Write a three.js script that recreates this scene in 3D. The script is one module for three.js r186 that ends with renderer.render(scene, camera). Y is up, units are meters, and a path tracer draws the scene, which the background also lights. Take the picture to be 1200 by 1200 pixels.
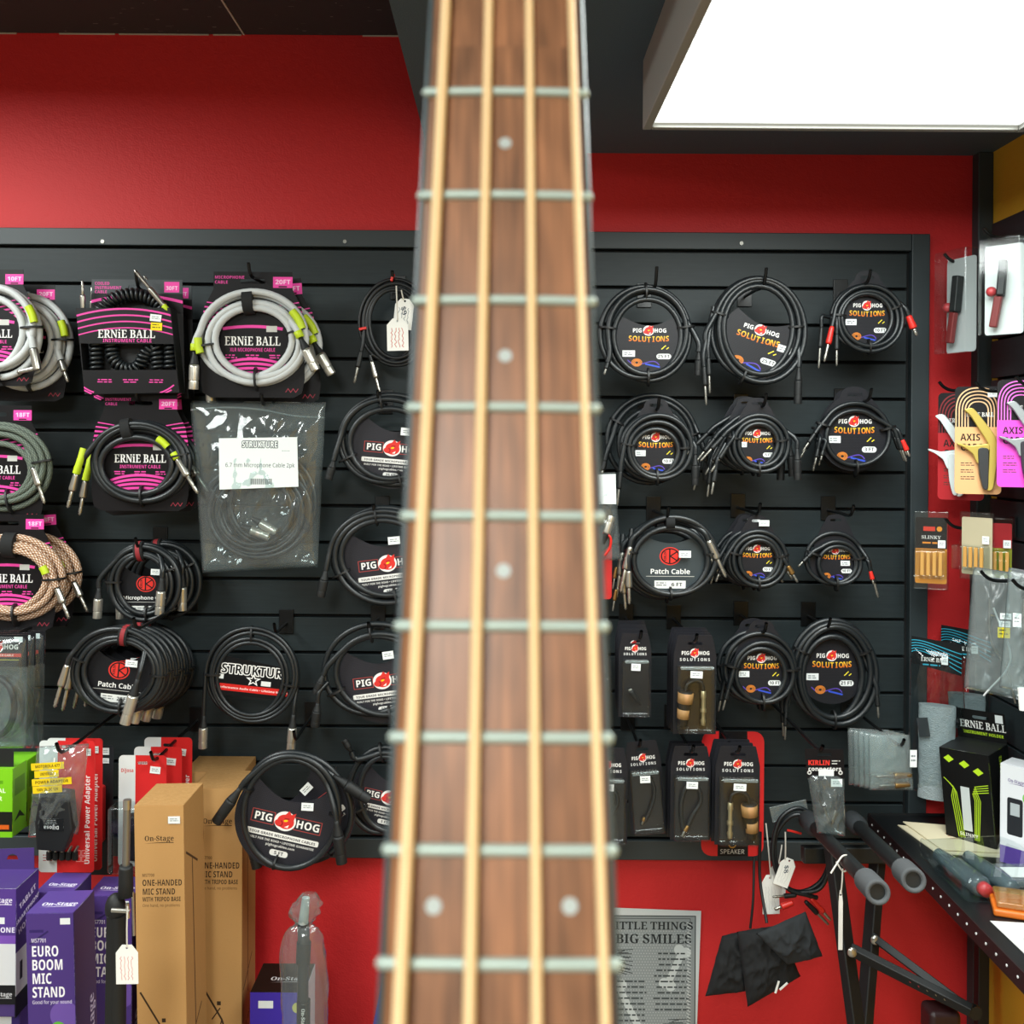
import * as THREE from 'three';
import { RoundedBoxGeometry } from 'three/addons/geometries/RoundedBoxGeometry.js';
import { mergeGeometries, mergeVertices } from 'three/addons/utils/BufferGeometryUtils.js';
import { ImprovedNoise } from 'three/addons/math/ImprovedNoise.js';
import { RectAreaLightUniformsLib } from 'three/addons/lights/RectAreaLightUniformsLib.js';

// ---------------------------------------------------------------- camera, light, exposure
const scene = new THREE.Scene();
scene.background = new THREE.Color(0x020202);
const F = 600 / Math.tan(27 * Math.PI / 180);      // focal length in photo pixels
const VX = 590, VY = 517, ROLL = 0.007;            // vanishing point of the depth direction, small roll of the phone
const D = 2.107, EYE = 1.6;                        // distance to the slatwall, eye height
const camera = new THREE.PerspectiveCamera(54, 1, 0.02, 30);
camera.position.set(0, EYE, D);
camera.rotation.z = ROLL;
camera.setViewOffset(1200, 1200, 600 - VX, 600 - VY, 1200, 1200);
camera.focus = 2.0;
camera.userData.fStop = 15;
camera.updateMatrixWorld();

const renderer = new THREE.WebGLRenderer();
renderer.toneMapping = THREE.LinearToneMapping;
renderer.toneMappingExposure = 1.75;
renderer.shadowMap.enabled = true;
RectAreaLightUniformsLib.init();
// surface mounted ceiling panels: [x centre, underside y, z centre, width, length, strength]
const PANELS = [
  [0.52, EYE + 0.496, 1.12, 0.605, 1.22, 8.5, 'flat rectangular ceiling light mounted under the dropped black soffit'],
  [-1.45, EYE + 0.735, 1.15, 0.605, 1.22, 12, 'flat rectangular ceiling light over the left part of the shop'],
  [-0.35, EYE + 0.735, 3.3, 0.605, 1.22, 24, 'flat rectangular ceiling light behind the bass guitar'],
];
const PANEL_COLOR = [0.93, 1.0, 0.975];

// ---------------------------------------------------------------- helpers
const V = (x, y, z) => new THREE.Vector3(x, y, z);
const S = (z) => (D - z) / F;                        // metres per photo pixel at depth z
function P(px, py, z) {                              // photo pixel + depth of the thing -> place
  const u = (px - VX) / F, v = (VY - py) / F, c = Math.cos(ROLL), s = Math.sin(ROLL);
  return V((u * c - v * s) * (D - z), EYE + (v * c + u * s) * (D - z), z);
}
let seed = 7;
const rnd = () => { seed = (seed + 0x6d2b79f5) | 0; let t = Math.imul(seed ^ (seed >>> 15), 1 | seed); t = (t + Math.imul(t ^ (t >>> 7), 61 | t)) ^ t; return ((t ^ (t >>> 14)) >>> 0) / 4294967296; };
const noise = new ImprovedNoise();
const taken = {};
const numbered = (n) => { const k = taken[n] = (taken[n] ?? -1) + 1; return k ? n + '_' + String(k).padStart(3, '0') : n; };
function sh(o) { o.traverse((m) => { if (m.isMesh) { m.castShadow = true; m.receiveShadow = true; } }); return o; }
function thing(name, label, category, pos, group) {
  const o = new THREE.Group(); o.name = numbered(name); scene.add(o);
  o.position.copy(pos); o.userData = { label, category };
  if (group) o.userData.group = group;
  return o;
}
// a thing laid out round photo pixel (cx, cy) at depth z; o.L turns further pixels into its own coordinates
function at(name, label, category, cx, cy, z, group) {
  const o = thing(name, label, category, P(cx, cy, z), group), s = S(z);
  o.s = s;
  o.L = (px, py, dz = 0) => V((px - cx) * s, (cy - py) * s, dz);
  o.z0 = z;
  return o;
}
function part(name, geo, mat, parent, label) {
  const m = new THREE.Mesh(geo, mat); m.name = name; m.castShadow = m.receiveShadow = true;
  if (label) m.userData = { label };
  parent.add(m); return m;
}
function struct(name, geo, mat, label) {
  const m = part(name, geo, mat, scene); m.name = numbered(name); m.userData = { kind: 'structure' };
  if (label) m.userData.label = label;
  return m;
}
const box = (w, h, d, r = 0) => r ? new RoundedBoxGeometry(w, h, d, 2, r) : new THREE.BoxGeometry(w, h, d);
const tube = (pts, r, seg, rad = 7, closed = false) => {
  const t = new THREE.TubeGeometry(new THREE.CatmullRomCurve3(pts, closed), seg ?? pts.length * 3, r, rad, closed);
  return t;
};
function bar(a, b, w, t, r = 0.002) {                // box from a to b
  const g = box(w, a.distanceTo(b), t, r);
  g.applyQuaternion(new THREE.Quaternion().setFromUnitVectors(V(0, 1, 0), b.clone().sub(a).normalize()));
  const m = a.clone().add(b).multiplyScalar(0.5); g.translate(m.x, m.y, m.z); return g;
}
function rod(a, b, r0, r1 = r0, seg = 16) {
  const g = new THREE.CylinderGeometry(r1, r0, a.distanceTo(b), seg);
  g.applyQuaternion(new THREE.Quaternion().setFromUnitVectors(V(0, 1, 0), b.clone().sub(a).normalize()));
  const m = a.clone().add(b).multiplyScalar(0.5); g.translate(m.x, m.y, m.z); return g;
}
function lathe(a, b, prof, seg = 14) {                // profile [[along 0..1, radius metres]] from a to b
  const len = a.distanceTo(b);
  const g = new THREE.LatheGeometry(prof.map(([t, r]) => new THREE.Vector2(Math.max(r, 1e-5), t * len)), seg);
  g.applyQuaternion(new THREE.Quaternion().setFromUnitVectors(V(0, 1, 0), b.clone().sub(a).normalize()));
  g.translate(a.x, a.y, a.z); return g;
}
// flat sheet of real thickness from a closed outline; uv = outline's bounding box
function sheet(pts, th = 0.0009, hole, bbox) {
  const sp = new THREE.Shape(pts.map((p) => new THREE.Vector2(p[0], p[1])));
  if (hole) sp.holes.push(new THREE.Path(hole.map((p) => new THREE.Vector2(p[0], p[1]))));
  const g = new THREE.ExtrudeGeometry(sp, { depth: th, bevelEnabled: false });
  const xs = pts.map((p) => p[0]), ys = pts.map((p) => p[1]);
  const [x0, x1, y0, y1] = bbox ?? [Math.min(...xs), Math.max(...xs), Math.min(...ys), Math.max(...ys)];
  const pa = g.attributes.position, uv = g.attributes.uv;
  for (let i = 0; i < pa.count; i++) uv.setXY(i, (pa.getX(i) - x0) / (x1 - x0), (pa.getY(i) - y0) / (y1 - y0));
  return g;
}
function rrect(x0, y0, x1, y1, r, n = 4) {
  const o = [];
  for (const [cx, cy, a] of [[x1 - r, y1 - r, 0], [x0 + r, y1 - r, 1], [x0 + r, y0 + r, 2], [x1 - r, y0 + r, 3]])
    for (let i = 0; i <= n; i++) { const t = (a + i / n) * Math.PI / 2; o.push([cx + r * Math.cos(t), cy + r * Math.sin(t)]); }
  return o;
}
const std = (color, roughness = 0.6, metalness = 0, more = {}) => new THREE.MeshStandardMaterial({ color, roughness, metalness, ...more });
const phys = (color, roughness, more) => new THREE.MeshPhysicalMaterial({ color, roughness, ...more });
function canvas(w, h, draw) {
  const c = document.createElement('canvas'); c.width = w; c.height = h;
  const g = c.getContext('2d'); draw(g, w, h);
  const t = new THREE.CanvasTexture(c); t.colorSpace = THREE.SRGBColorSpace; t.anisotropy = 4;
  t.magFilter = THREE.LinearFilter; return t;
}
const printed = (w, h, draw, rough = 0.45, more = {}) => new THREE.MeshPhysicalMaterial({ map: canvas(w, h, draw), roughness: rough, specularIntensity: 0.4, ...more });
function data(w, h, fn, color = true) {
  const a = new Uint8Array(w * h * 4);
  for (let j = 0; j < h; j++) for (let i = 0; i < w; i++) { const c = fn(i / w, j / h, i, j), k = (j * w + i) * 4; a[k] = c[0]; a[k + 1] = c[1]; a[k + 2] = c[2]; a[k + 3] = 255; }
  const t = new THREE.DataTexture(a, w, h); t.magFilter = THREE.LinearFilter; t.minFilter = THREE.LinearMipmapLinearFilter; t.generateMipmaps = true;
  t.wrapS = t.wrapT = THREE.RepeatWrapping; if (color) t.colorSpace = THREE.SRGBColorSpace; t.needsUpdate = true; return t;
}
function txt(g, s, x, y, size, color, o = {}) {
  g.save(); g.translate(x, y); g.rotate(o.rot ?? 0); g.scale(o.sx ?? 1, 1);
  g.font = (o.bold === false ? '' : 'bold ') + size + 'px ' + (o.font ?? 'sans-serif'); g.textAlign = o.align ?? 'center'; g.textBaseline = 'middle';
  if (o.stroke) { g.lineWidth = o.lw ?? size * 0.12; g.strokeStyle = o.stroke; g.lineJoin = 'round'; g.strokeText(s, 0, 0); }
  g.fillStyle = color; g.fillText(s, 0, 0); g.restore();
}
const fill = (g, c, x, y, w, h) => { g.fillStyle = c; g.fillRect(x, y, w, h); };
function pill(g, c, x, y, w, h, r) { g.fillStyle = c; g.beginPath(); g.roundRect(x, y, w, h, r ?? h / 2); g.fill(); }
function lines(g, c, x, y, w, n, gap, th = 2, align = 0) {      // rows of unreadable small print
  g.fillStyle = c;
  for (let i = 0; i < n; i++) { const l = w * (0.7 + 0.3 * rnd()); let q = x + (w - l) * align; const e = q + l; while (q < e) { const k = Math.min(e - q, th * (1.5 + rnd() * 4)); g.fillRect(q, y + i * gap, k, th); q += k + th * 0.9; } }
}

// ---------------------------------------------------------------- materials
const fine = data(256, 256, (u, v, i, j) => { const n = 128 + 70 * noise.noise(i / 3, j / 3, 1) + 50 * noise.noise(i / 11, j / 11, 5); return [n, n, n]; }, false);
const M = {
  black: std(0x0d0f10, 0.55), rubber: std(0x111415, 0.48), darkRubber: std(0x0b0d0e, 0.6), foam: std(0x4c4e50, 0.9),
  cable: phys(0x12171a, 0.42, { clearcoat: 0.15, clearcoatRoughness: 0.4 }), cableThin: std(0x0e1114, 0.45), whiteCable: std(0xb9bcbc, 0.5),
  greenCable: std(0x5e675c, 0.75), steel: std(0xb9b6ad, 0.28, 0.9), dullSteel: std(0x8f8d86, 0.38, 0.85), nickel: std(0xc9c6bc, 0.32, 0.8), gold: std(0xbfb08a, 0.35, 0.8),
  brass: std(0x9c7846, 0.35, 0.85), redPlastic: std(0xd2281f, 0.4), yellowShrink: std(0xb9cf20, 0.5), sticker: std(0xe6e8e6, 0.6), white: std(0xe9e9e5, 0.6),
  strap: std(0x0c0d0e, 0.85), redLabel: std(0x8a1f26, 0.7), hook: std(0x0b0c0d, 0.35, 0.2), tie: std(0x0a0a0b, 0.5),
  clear: phys(0xf4f8f8, 0.06, { transmission: 1, thickness: 0, ior: 1.45 }),
  pouch: phys(0xe8f0f0, 0.1, { transmission: 0.94, thickness: 0, ior: 1.5 }),
  milky: phys(0xe4ecec, 0.22, { transmission: 0.9, thickness: 0, ior: 1.45 }),
  tan: std(0xa77a4a, 0.6), string: std(0xcfcac0, 0.8),
};
// ---------------------------------------------------------------- the room
{
  const redNoise = data(512, 512, (u, v, i, j) => { const n = noise.noise(i / 4, j / 4, 2) * 0.55 + noise.noise(i / 14, j / 14, 8) * 0.5 + noise.noise(i / 1.7, j / 1.7, 4) * 0.25; const k = 128 + 90 * n; return [k, k, k]; }, false);
  redNoise.repeat.set(9, 6);
  const red = phys(new THREE.Color().setRGB(0.6, 0.021, 0.024), 0.56, { bumpMap: redNoise, bumpScale: 0.0011, specularIntensity: 0.7 });
  const yel = phys(new THREE.Color().setRGB(0.72, 0.40, 0.03), 0.5, { bumpMap: redNoise, bumpScale: 0.001 });
  const chips = canvas(1024, 1024, (g) => {
    fill(g, '#2e2b2c', 0, 0, 1024, 1024);
    for (let i = 0; i < 420; i++) { g.fillStyle = ['#6c665e', '#4d4842', '#8c8478'][i % 3]; const x = rnd() * 1024, y = rnd() * 1024; g.fillRect(x, y, 2 + rnd() * 9, 1 + rnd() * 1.4); }
  });
  chips.wrapS = chips.wrapT = THREE.RepeatWrapping;
  const ceil = std(0xffffff, 0.8, 0, { map: chips });
  const soff = std(0x485962, 0.7, 0, { bumpMap: redNoise, bumpScale: 0.0008 });
  const place = (g, x, y, z) => { g.translate(x, y, z); return g; };
  struct('floor', place(box(4.3, 0.1, 5.3), -1.0, -0.05, 2.5), std(0x8a8378, 0.6));
  struct('wall_back', place(box(4.2, 2.65, 0.1), -1.0, 1.3, -0.05), red, 'red painted wall with rough roller texture');
  struct('wall_right', place(box(0.1, 2.65, 5.2), 1.06, 1.3, 2.5), yel, 'ochre yellow painted wall');
  struct('wall_left', place(box(0.1, 2.65, 5.2), -3.05, 1.3, 2.5), std(0xb9b2a8, 0.8));
  struct('wall_front', place(box(4.2, 2.65, 0.1), -1.0, 1.3, 5.1), std(0xb9b2a8, 0.8));
  // ceiling boards with narrow joints between them
  const cy = EYE + 0.846;
  const c = struct('ceiling', place(box(4.3, 0.08, 5.3), -1.0, cy + 0.062, 2.5), std(0x9a958c, 0.9));
  const edge = P(287, 45, 0).x;
  for (let i = -2; i < 2; i++) for (let j = 0; j < 3; j++) {
    const x0 = edge + i * 1.22, z0 = j * 1.8;
    const g = place(box(1.216, 0.02, 1.796), x0 + 0.61, cy + 0.012, z0 + 0.9), uv = g.attributes.uv;
    for (let k = 0; k < uv.count; k++) uv.setXY(k, uv.getX(k) * 1.1 + i * 0.37, uv.getY(k) * 1.6 + j * 0.21);
    part('ceiling_board', g, ceil, c);
  }
  const chip = std(0xb4aca0, 0.9);
  part('joint_strip', place(box(0.0035, 0.003, 5), edge - 0.002, cy + 0.003, 2.5), chip, c);
  for (const [a, b] of [[0, 20], [70, 135], [140, 245], [250, 283], [425, 470]]) { const x0 = P(a, 45, 0).x, x1 = P(b, 45, 0).x; part('paint_chip', place(box(x1 - x0, 0.0022, 0.003), (x0 + x1) / 2, cy + 0.001, 0.002), chip, c); }
  // dropped soffit with one slanted side
  const A = P(473, 46, 0), B = P(502, 178, 0), sx = 1.02;
  const prof = new THREE.Shape([[A.x, cy + 0.02], [B.x, B.y], [sx, B.y], [sx, cy + 0.02]].map((p) => new THREE.Vector2(...p)));
  struct('trim_1', new THREE.ExtrudeGeometry(prof, { depth: 2.6, bevelEnabled: false }), soff, 'dropped black soffit with a slanted side');
  // black corner post
  const x0 = P(1137, 500, 0).x;
  struct('trim_2', place(box(1.01 - x0, B.y, 0.03, 0.003), (x0 + 1.01) / 2, B.y / 2, 0.015), std(0x2a3235, 0.6), 'black corner post between the red and the yellow wall');

  // slatwall: each slat a board of its own
  const slatTex = data(256, 64, (u, v, i, j) => { const n = noise.noise(i / 40, j / 2.5, 3) * 16 + noise.noise(i / 9, j / 7, 9) * 10; return [190 + n, 190 + n, 190 + n]; });
  slatTex.repeat.set(3, 1);
  const slatM = [0x313b3e, 0x343f42, 0x2e383b].map((k) => phys(k, 0.5, { map: slatTex, specularIntensity: 0.6 }));
  const wall = thing('slatwall_panel', 'large black slatwall panel with horizontal grooves on the red wall', 'slatwall', V(0, 0, 0));
  const X0 = -1.75, X1 = P(1056, 600, 0).x, p0 = P(590, 295, 0).y, pitch = 42.6 * S(0);
  const yb = p0 - 16 * pitch;
  part('backing', place(box(X1 - X0 + 0.03, p0 - yb + 0.03, 0.008), (X0 + X1) / 2 + 0.013, (p0 + yb) / 2, 0.004), std(0x08090a, 0.9), wall);
  for (let k = 0; k < 16; k++) {
    const h = pitch - 0.0062;
    part('slat', place(box(X1 - X0, h, 0.016, 0.0014), (X0 + X1) / 2, p0 - (k + 0.5) * pitch, 0.014), slatM[k % 3], wall);
  }
  const fx0 = P(1061, 600, 0).x, fx1 = P(1082, 600, 0).x, ft = P(590, 273.5, 0).y, fb = P(590, 1001, 0).y;
  const fr = std(0x2d3538, 0.5);
  part('frame_board', place(box(fx1 - fx0, ft - fb, 0.026, 0.002), (fx0 + fx1) / 2, (ft + fb) / 2, 0.013), fr, wall);
  part('frame_board', place(box(fx0 - X0 - 0.001, ft - p0 - 0.003, 0.026, 0.002), (X0 + fx0) / 2, (ft + p0 + 0.003) / 2, 0.013), fr, wall);
  part('frame_board', place(box(fx0 - X0 - 0.001, yb - fb - 0.003, 0.026, 0.002), (X0 + fx0) / 2, (yb + fb - 0.003) / 2, 0.013), fr, wall);
  for (const [px, py] of [[869, 285], [120, 283], [404, 283]]) { const q = P(px, py, 0.027); part('screw', place(new THREE.CylinderGeometry(0.004, 0.004, 0.002, 10).rotateX(Math.PI / 2), q.x, q.y, 0.0265), M.dullSteel, wall); }

  // second slatwall on the yellow wall, seen edge on
  const w2 = thing('slatwall_panel', 'black slatwall panel on the yellow side wall', 'slatwall', V(0, 0, 0));
  const t2 = EYE + 0.45;
  part('backing', place(box(0.008, 1.19, 1.4), 1.005, t2 - 0.6, 0.77), std(0x08090a, 0.9), w2);
  for (let k = 0; k < 15; k++) part('slat', place(box(0.014, 0.0745, 1.4, 0.0014), 0.994, t2 - 0.04 - k * 0.0795, 0.77), slatM[k % 3], w2);
}
// ceiling panels
for (const [x, y, z, w, l, I, label] of PANELS) {
  const t = thing('ceiling_light', label, 'ceiling light', V(x, y, z));
  const housing = std(0x9b9a94, 0.5), sol = [];
  const hy = 0.112;
  // frame: four sides, lip below the diffuser
  const lip = 0.014;
  for (const sgn of [-1, 1]) {
    const a = box(lip, hy, l, 0.002); a.translate(sgn * (w / 2 - lip / 2), hy / 2, 0); part('side_panel', a, housing, t);
    const b = box(w - 2 * lip, hy, lip, 0.002); b.translate(0, hy / 2, sgn * (l / 2 - lip / 2)); part('end_panel', b, housing, t);
  }
  const top = box(w - 2 * lip, 0.004, l - 2 * lip); top.translate(0, hy - 0.003, 0); part('back_plate', top, housing, t);
  const dif = box(w - 2 * lip, 0.004, l - 2 * lip); dif.translate(0, 0.010, 0);
  const pat = data(128, 128, (u, v, i, j) => { const k = 128 + 110 * Math.sin(i / 128 * Math.PI * 2 * 32) * Math.sin(j / 128 * Math.PI * 2 * 32); return [k, k, k]; }, false); pat.repeat.set(6, 12);
  part('diffuser', dif, std(0xf2f4f2, 0.35, 0, { emissive: new THREE.Color(...PANEL_COLOR), emissiveIntensity: 1.0, bumpMap: pat, bumpScale: 0.0006 }), t, 'glowing prismatic diffuser');
  const lamp = new THREE.RectAreaLight(new THREE.Color(...PANEL_COLOR), I, w - 0.04, l - 0.04);
  lamp.position.set(x, y + 0.004, z); lamp.rotation.x = -Math.PI / 2; lamp.name = 'panel_light'; lamp.castShadow = true; scene.add(lamp);
}

// ---------------------------------------------------------------- builders for goods on the wall
// peg hook: rod out of the wall with an upturned tip
function hook(px, py, z, what, len = 0.02) {
  const q = P(px, py, z), t = thing('display_hook', 'black metal peg hook ' + what, 'hook', q);
  const r = 0.0032;
  part('rod', tube([V(0, 0, -z + 0.018), V(0, 0, -z * 0.5), V(0, 0, -0.012), V(0, len * 0.35, -0.002), V(0, len, 0.006)], r, 30, 8), M.hook, t);
  const pl = box(0.03, 0.05, 0.004, 0.001); pl.translate(0, 0.004, -z + 0.0245); part('bracket', pl, M.hook, t);
  return t;
}
// plug from a (cable side) to b (tip), radius in metres
function plug(t, a, b, kind, r) {
  const L = a.distanceTo(b);
  const metal = { jack: M.steel, black: M.rubber, red: M.redPlastic, xlr: M.nickel, xlrblack: M.darkRubber, rca: M.redPlastic, brass: M.brass, angle: M.steel }[kind];
  if (kind === 'xlr' || kind === 'xlrblack') {
    const m = part('connector', lathe(a, b, [[0.36, 0], [0.36, r * 0.92], [0.42, r], [0.76, r], [0.765, r * 0.9], [0.79, r * 0.9], [0.8, r * 0.97], [1, r * 0.97], [1, r * 0.8], [0.93, r * 0.78], [0.93, 0]]), metal, t);
    part('boot', lathe(a, b, [[0, 0], [0, r * 0.45], [0.1, r * 0.5], [0.34, r * 0.9], [0.36, r * 0.9], [0.36, 0]]), M.darkRubber, m);
    if (kind === 'xlrblack') part('contact', lathe(a, b, [[0.92, 0], [0.92, r * 0.5], [0.98, r * 0.5], [0.98, 0]]), M.dullSteel, m);
  } else if (kind === 'angle') {
    const m = part('plug', lathe(a, b, [[0, 0], [0, r * 0.6], [0.08, r], [0.94, r], [1, r * 0.8], [1, 0]]), metal, t);
    const d = V(-0.97, -0.22, 0).normalize(), e = b.clone().add(V(0, r * 0.6, 0)), f = e.clone().addScaledVector(d, L * 0.95);
    part('plug_tip', lathe(e, f, [[0, 0], [0, r * 0.55], [0.8, r * 0.55], [0.85, r * 0.4], [0.92, r * 0.55], [1, 0]]), M.steel, m);
  } else {
    const bl = kind === 'rca' ? 0.62 : 0.5;
    const m = part('plug', lathe(a, b, [[0, 0], [0, r * 0.6], [0.06, r * 0.8], [bl - 0.08, r], [bl - 0.04, r * 0.95], [bl, r * 0.9], [bl, 0]]), metal, t);
    part('plug_tip', lathe(a, b, [[bl, 0], [bl, r * 0.5], [0.74, r * 0.5], [0.75, r * 0.42], [0.77, r * 0.42], [0.78, r * 0.5], [0.89, r * 0.5], [0.91, r * 0.34], [0.95, r * 0.5], [1, 0]], 10), kind === 'black' || kind === 'brass' ? M.dullSteel : M.steel, m);
  }
}
const EXTRA = { xlr: 1, xlrblack: 1 };
// coil of cable; all measures in photo pixels
function coil(o) {
  const t = at(o.name ?? 'coiled_cable', o.label, o.category ?? 'cable', o.c[0], o.c[1], o.z, o.group), s = t.s;
  const th = o.th ?? 6.5, n = o.turns ?? 4, lay = o.layers ?? 3, [rx, ry] = o.r, tilt = o.tilt ?? 0;
  seed = o.seed ?? (o.c[0] * 31 + o.c[1]) | 0;
  const ins = [], dz = [], ex = [], ey = [];
  for (let j = 0; j < n + 2; j++) { ins.push((j % lay) * th * 0.98); dz.push(((Math.floor(j / lay) % 3) - 0.6) * -th * 0.85 + (rnd() - 0.5) * th * 0.2); ex.push((rnd() - 0.5) * th * 0.7); ey.push((rnd() - 0.5) * th * 0.9); }
  const pts = [], steps = 36 * n + 18, sm = (a) => a * a * (3 - 2 * a);
  const aStart = o.a0 ?? Math.PI;
  for (let i = 0; i <= steps; i++) {
    const a = aStart - i / steps * (2 * Math.PI * n + Math.PI), k = i / 36, j = Math.floor(k), f = sm(Math.max(0, Math.min(1, (k - j - 0.55) / 0.45)));
    const mix = (q) => q[j] * (1 - f) + q[j + 1] * f, I = mix(ins);
    const X = (rx - th / 2 - I) * Math.cos(a) + mix(ex), Y = (ry - th / 2 - I) * Math.sin(a) + mix(ey);
    pts.push(V((X * Math.cos(tilt) - Y * Math.sin(tilt)) * s, (X * Math.sin(tilt) + Y * Math.cos(tilt)) * s, mix(dz) * s));
  }
  const ends = o.ends ?? [];
  const tail = (e, zz) => { const b = t.L(e.b[0], e.b[1], zz), q = t.L(e.t[0], e.t[1], zz); const dir = b.clone().sub(q).normalize(); return [b, b.clone().addScaledVector(dir, 9 * s)]; };
  const join = (list, e) => {                            // drop spare coil points so that the lead leaves the coil smoothly
    const [b, q] = tail(e, (e.dz ?? th * 0.7) * s), dir = q.clone().sub(b).normalize(); let best = 0, cost = 1e9;
    for (let i = 0; i < 44; i++) { const w = list[i].clone().sub(q), l = w.length(); w.normalize(); const tan = list[i + 1].clone().sub(list[i]).normalize(), c = w.angleTo(dir) + w.angleTo(tan) * 1.2 + l / (rx * s) * 0.5 + (l < 7 * s ? 2 : 0); if (c < cost) { cost = c; best = i; } }
    return [b, q, ...list.slice(best)];
  };
  let path = pts;
  if (ends[0]) path = join(path, ends[0]);
  if (ends[1]) path = join(path.slice().reverse(), ends[1]).reverse();
  const geo = tube(path, th / 2 * s, path.length + 20, 7);
  if (o.metresUV) { const uv = geo.attributes.uv; for (let i = 0; i < uv.count; i++) uv.setXY(i, uv.getX(i) * o.metresUV, uv.getY(i)); }
  part('cable', geo, o.m ?? M.cable, t);
  ends.forEach((e) => {
    if (!e) return;
    const zz = (e.dz ?? th * 0.7) * s, a = t.L(e.b[0], e.b[1], zz), b = t.L(e.t[0], e.t[1], zz);
    if (e.shrink) { const d = a.clone().sub(b).normalize(); part('shrink_sleeve', lathe(a, a.clone().addScaledVector(d, 8 * s), [[0, 0], [0, th * 0.58 * s], [1, th * 0.58 * s], [1, 0]]), M.yellowShrink, t, 'yellow green sleeve'); }
    plug(t, a, b, e.k, (e.r ?? th * 0.6) * s);
  });
  for (const e of o.extra ?? []) {                       // further leads of a split cable
    const zz = (e.dz ?? th) * s, a = t.L(e.b[0], e.b[1], zz), b = t.L(e.t[0], e.t[1], zz), d = a.clone().sub(b).normalize();
    part('lead', tube([t.L(e.f[0], e.f[1], 0), a.clone().addScaledVector(d, 12 * s), a], (e.w ?? th * 0.4) * s, 16, 6), e.m ?? o.m ?? M.cable, t);
    plug(t, a, b, e.k, (e.r ?? th * 0.55) * s);
  }
  const hw = (lay * th * 0.5 + 1.2) * s, hz = th * 1.35 * s;
  const band = (deg, w, mat, name, more = 1) => {
    const a = deg * Math.PI / 180, rr = lay * th * 0.5;
    const X = (rx - rr) * Math.cos(a), Y = (ry - rr) * Math.sin(a), nx = Math.cos(a) / rx, ny = Math.sin(a) / ry;
    const g = new THREE.CylinderGeometry(1, 1, w * s, 16); g.scale(hw * more, 1, hz * more); g.rotateZ(Math.atan2(ny, nx));
    g.translate(X * s, Y * s, 0); g.rotateZ(tilt); return part(name, g, mat, t);
  };
  for (const d of o.ties ?? []) band(d, 2.2, M.tie, 'tie');
  if (o.strap !== undefined) { band(o.strap, o.strapW ?? 11, M.strap, 'strap', 1.06); if (o.strapLabel) { const g = band(o.strap, 5, M.redLabel, 'strap_label', 1.09); } }
  for (const y of o.sleeves ?? []) { // yellow heat shrink laid along the coil, [degrees, length]
    const a = y[0] * Math.PI / 180, e = y[0] * Math.PI / 180 + y[1] / rx, q = (k) => V((rx - th * (y[2] ?? 0.5)) * Math.cos(k) * s, (ry - th * (y[2] ?? 0.5)) * Math.sin(k) * s, th * 1.0 * s);
    part('shrink_sleeve', tube([q(a), q((a + e) / 2), q(e)], th * 0.55 * s, 10, 8), M.yellowShrink, t, 'yellow green sleeve');
  }
  if (o.card) {
    const k = o.card, g = sheet(k.pts.map((p) => [p[0] * s, p[1] * s]), 0.001, k.hole?.map((p) => [p[0] * s, p[1] * s]));
    g.rotateZ(k.rot ?? 0); g.translate((k.dx ?? 0) * s, (k.dy ?? 0) * s, (k.dz ?? -th * 0.55) * s);
    part('card', g, k.m, t, k.label);
  }
  return t;
}
// copies hung further back on the same hook
function behind(t, n, dx, dy, dz, label, group, scale = 1) {
  const o = [];
  for (let k = 1; k <= n; k++) {
    const c = t.clone(); c.name = numbered(t.name.replace(/_\d{3}$/, '')); scene.add(c);
    const z = t.z0 - dz * k, base = t.px;
    c.position.copy(P(base[0] + dx * k, base[1] + dy * k, z)); c.scale.setScalar(S(z) / S(t.z0) * scale);
    c.rotation.z = (k % 2 ? 0.07 : -0.05); c.userData = { label, category: t.userData.category }; if (group) c.userData.group = group;
    o.push(c);
  }
  return o;
}
function sticker(t, px, py, w, h, dz, rot = 0, mat = M.priced) {
  const s = t.s, g = box(w * s, h * s, 0.0006); g.rotateZ(rot); const q = t.L(px, py, dz); g.translate(q.x, q.y, q.z); part('price_sticker', g, mat, t);
}
M.priced = printed(64, 40, (g) => { fill(g, '#e4e7e6', 0, 0, 64, 40); lines(g, '#7d8486', 10, 12, 44, 2, 10, 4); }, 0.6);
M.pricedYellow = printed(64, 40, (g) => { fill(g, '#e8cf1e', 0, 0, 64, 40); lines(g, '#5a5020', 8, 8, 48, 2, 14, 5); }, 0.6);
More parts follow.
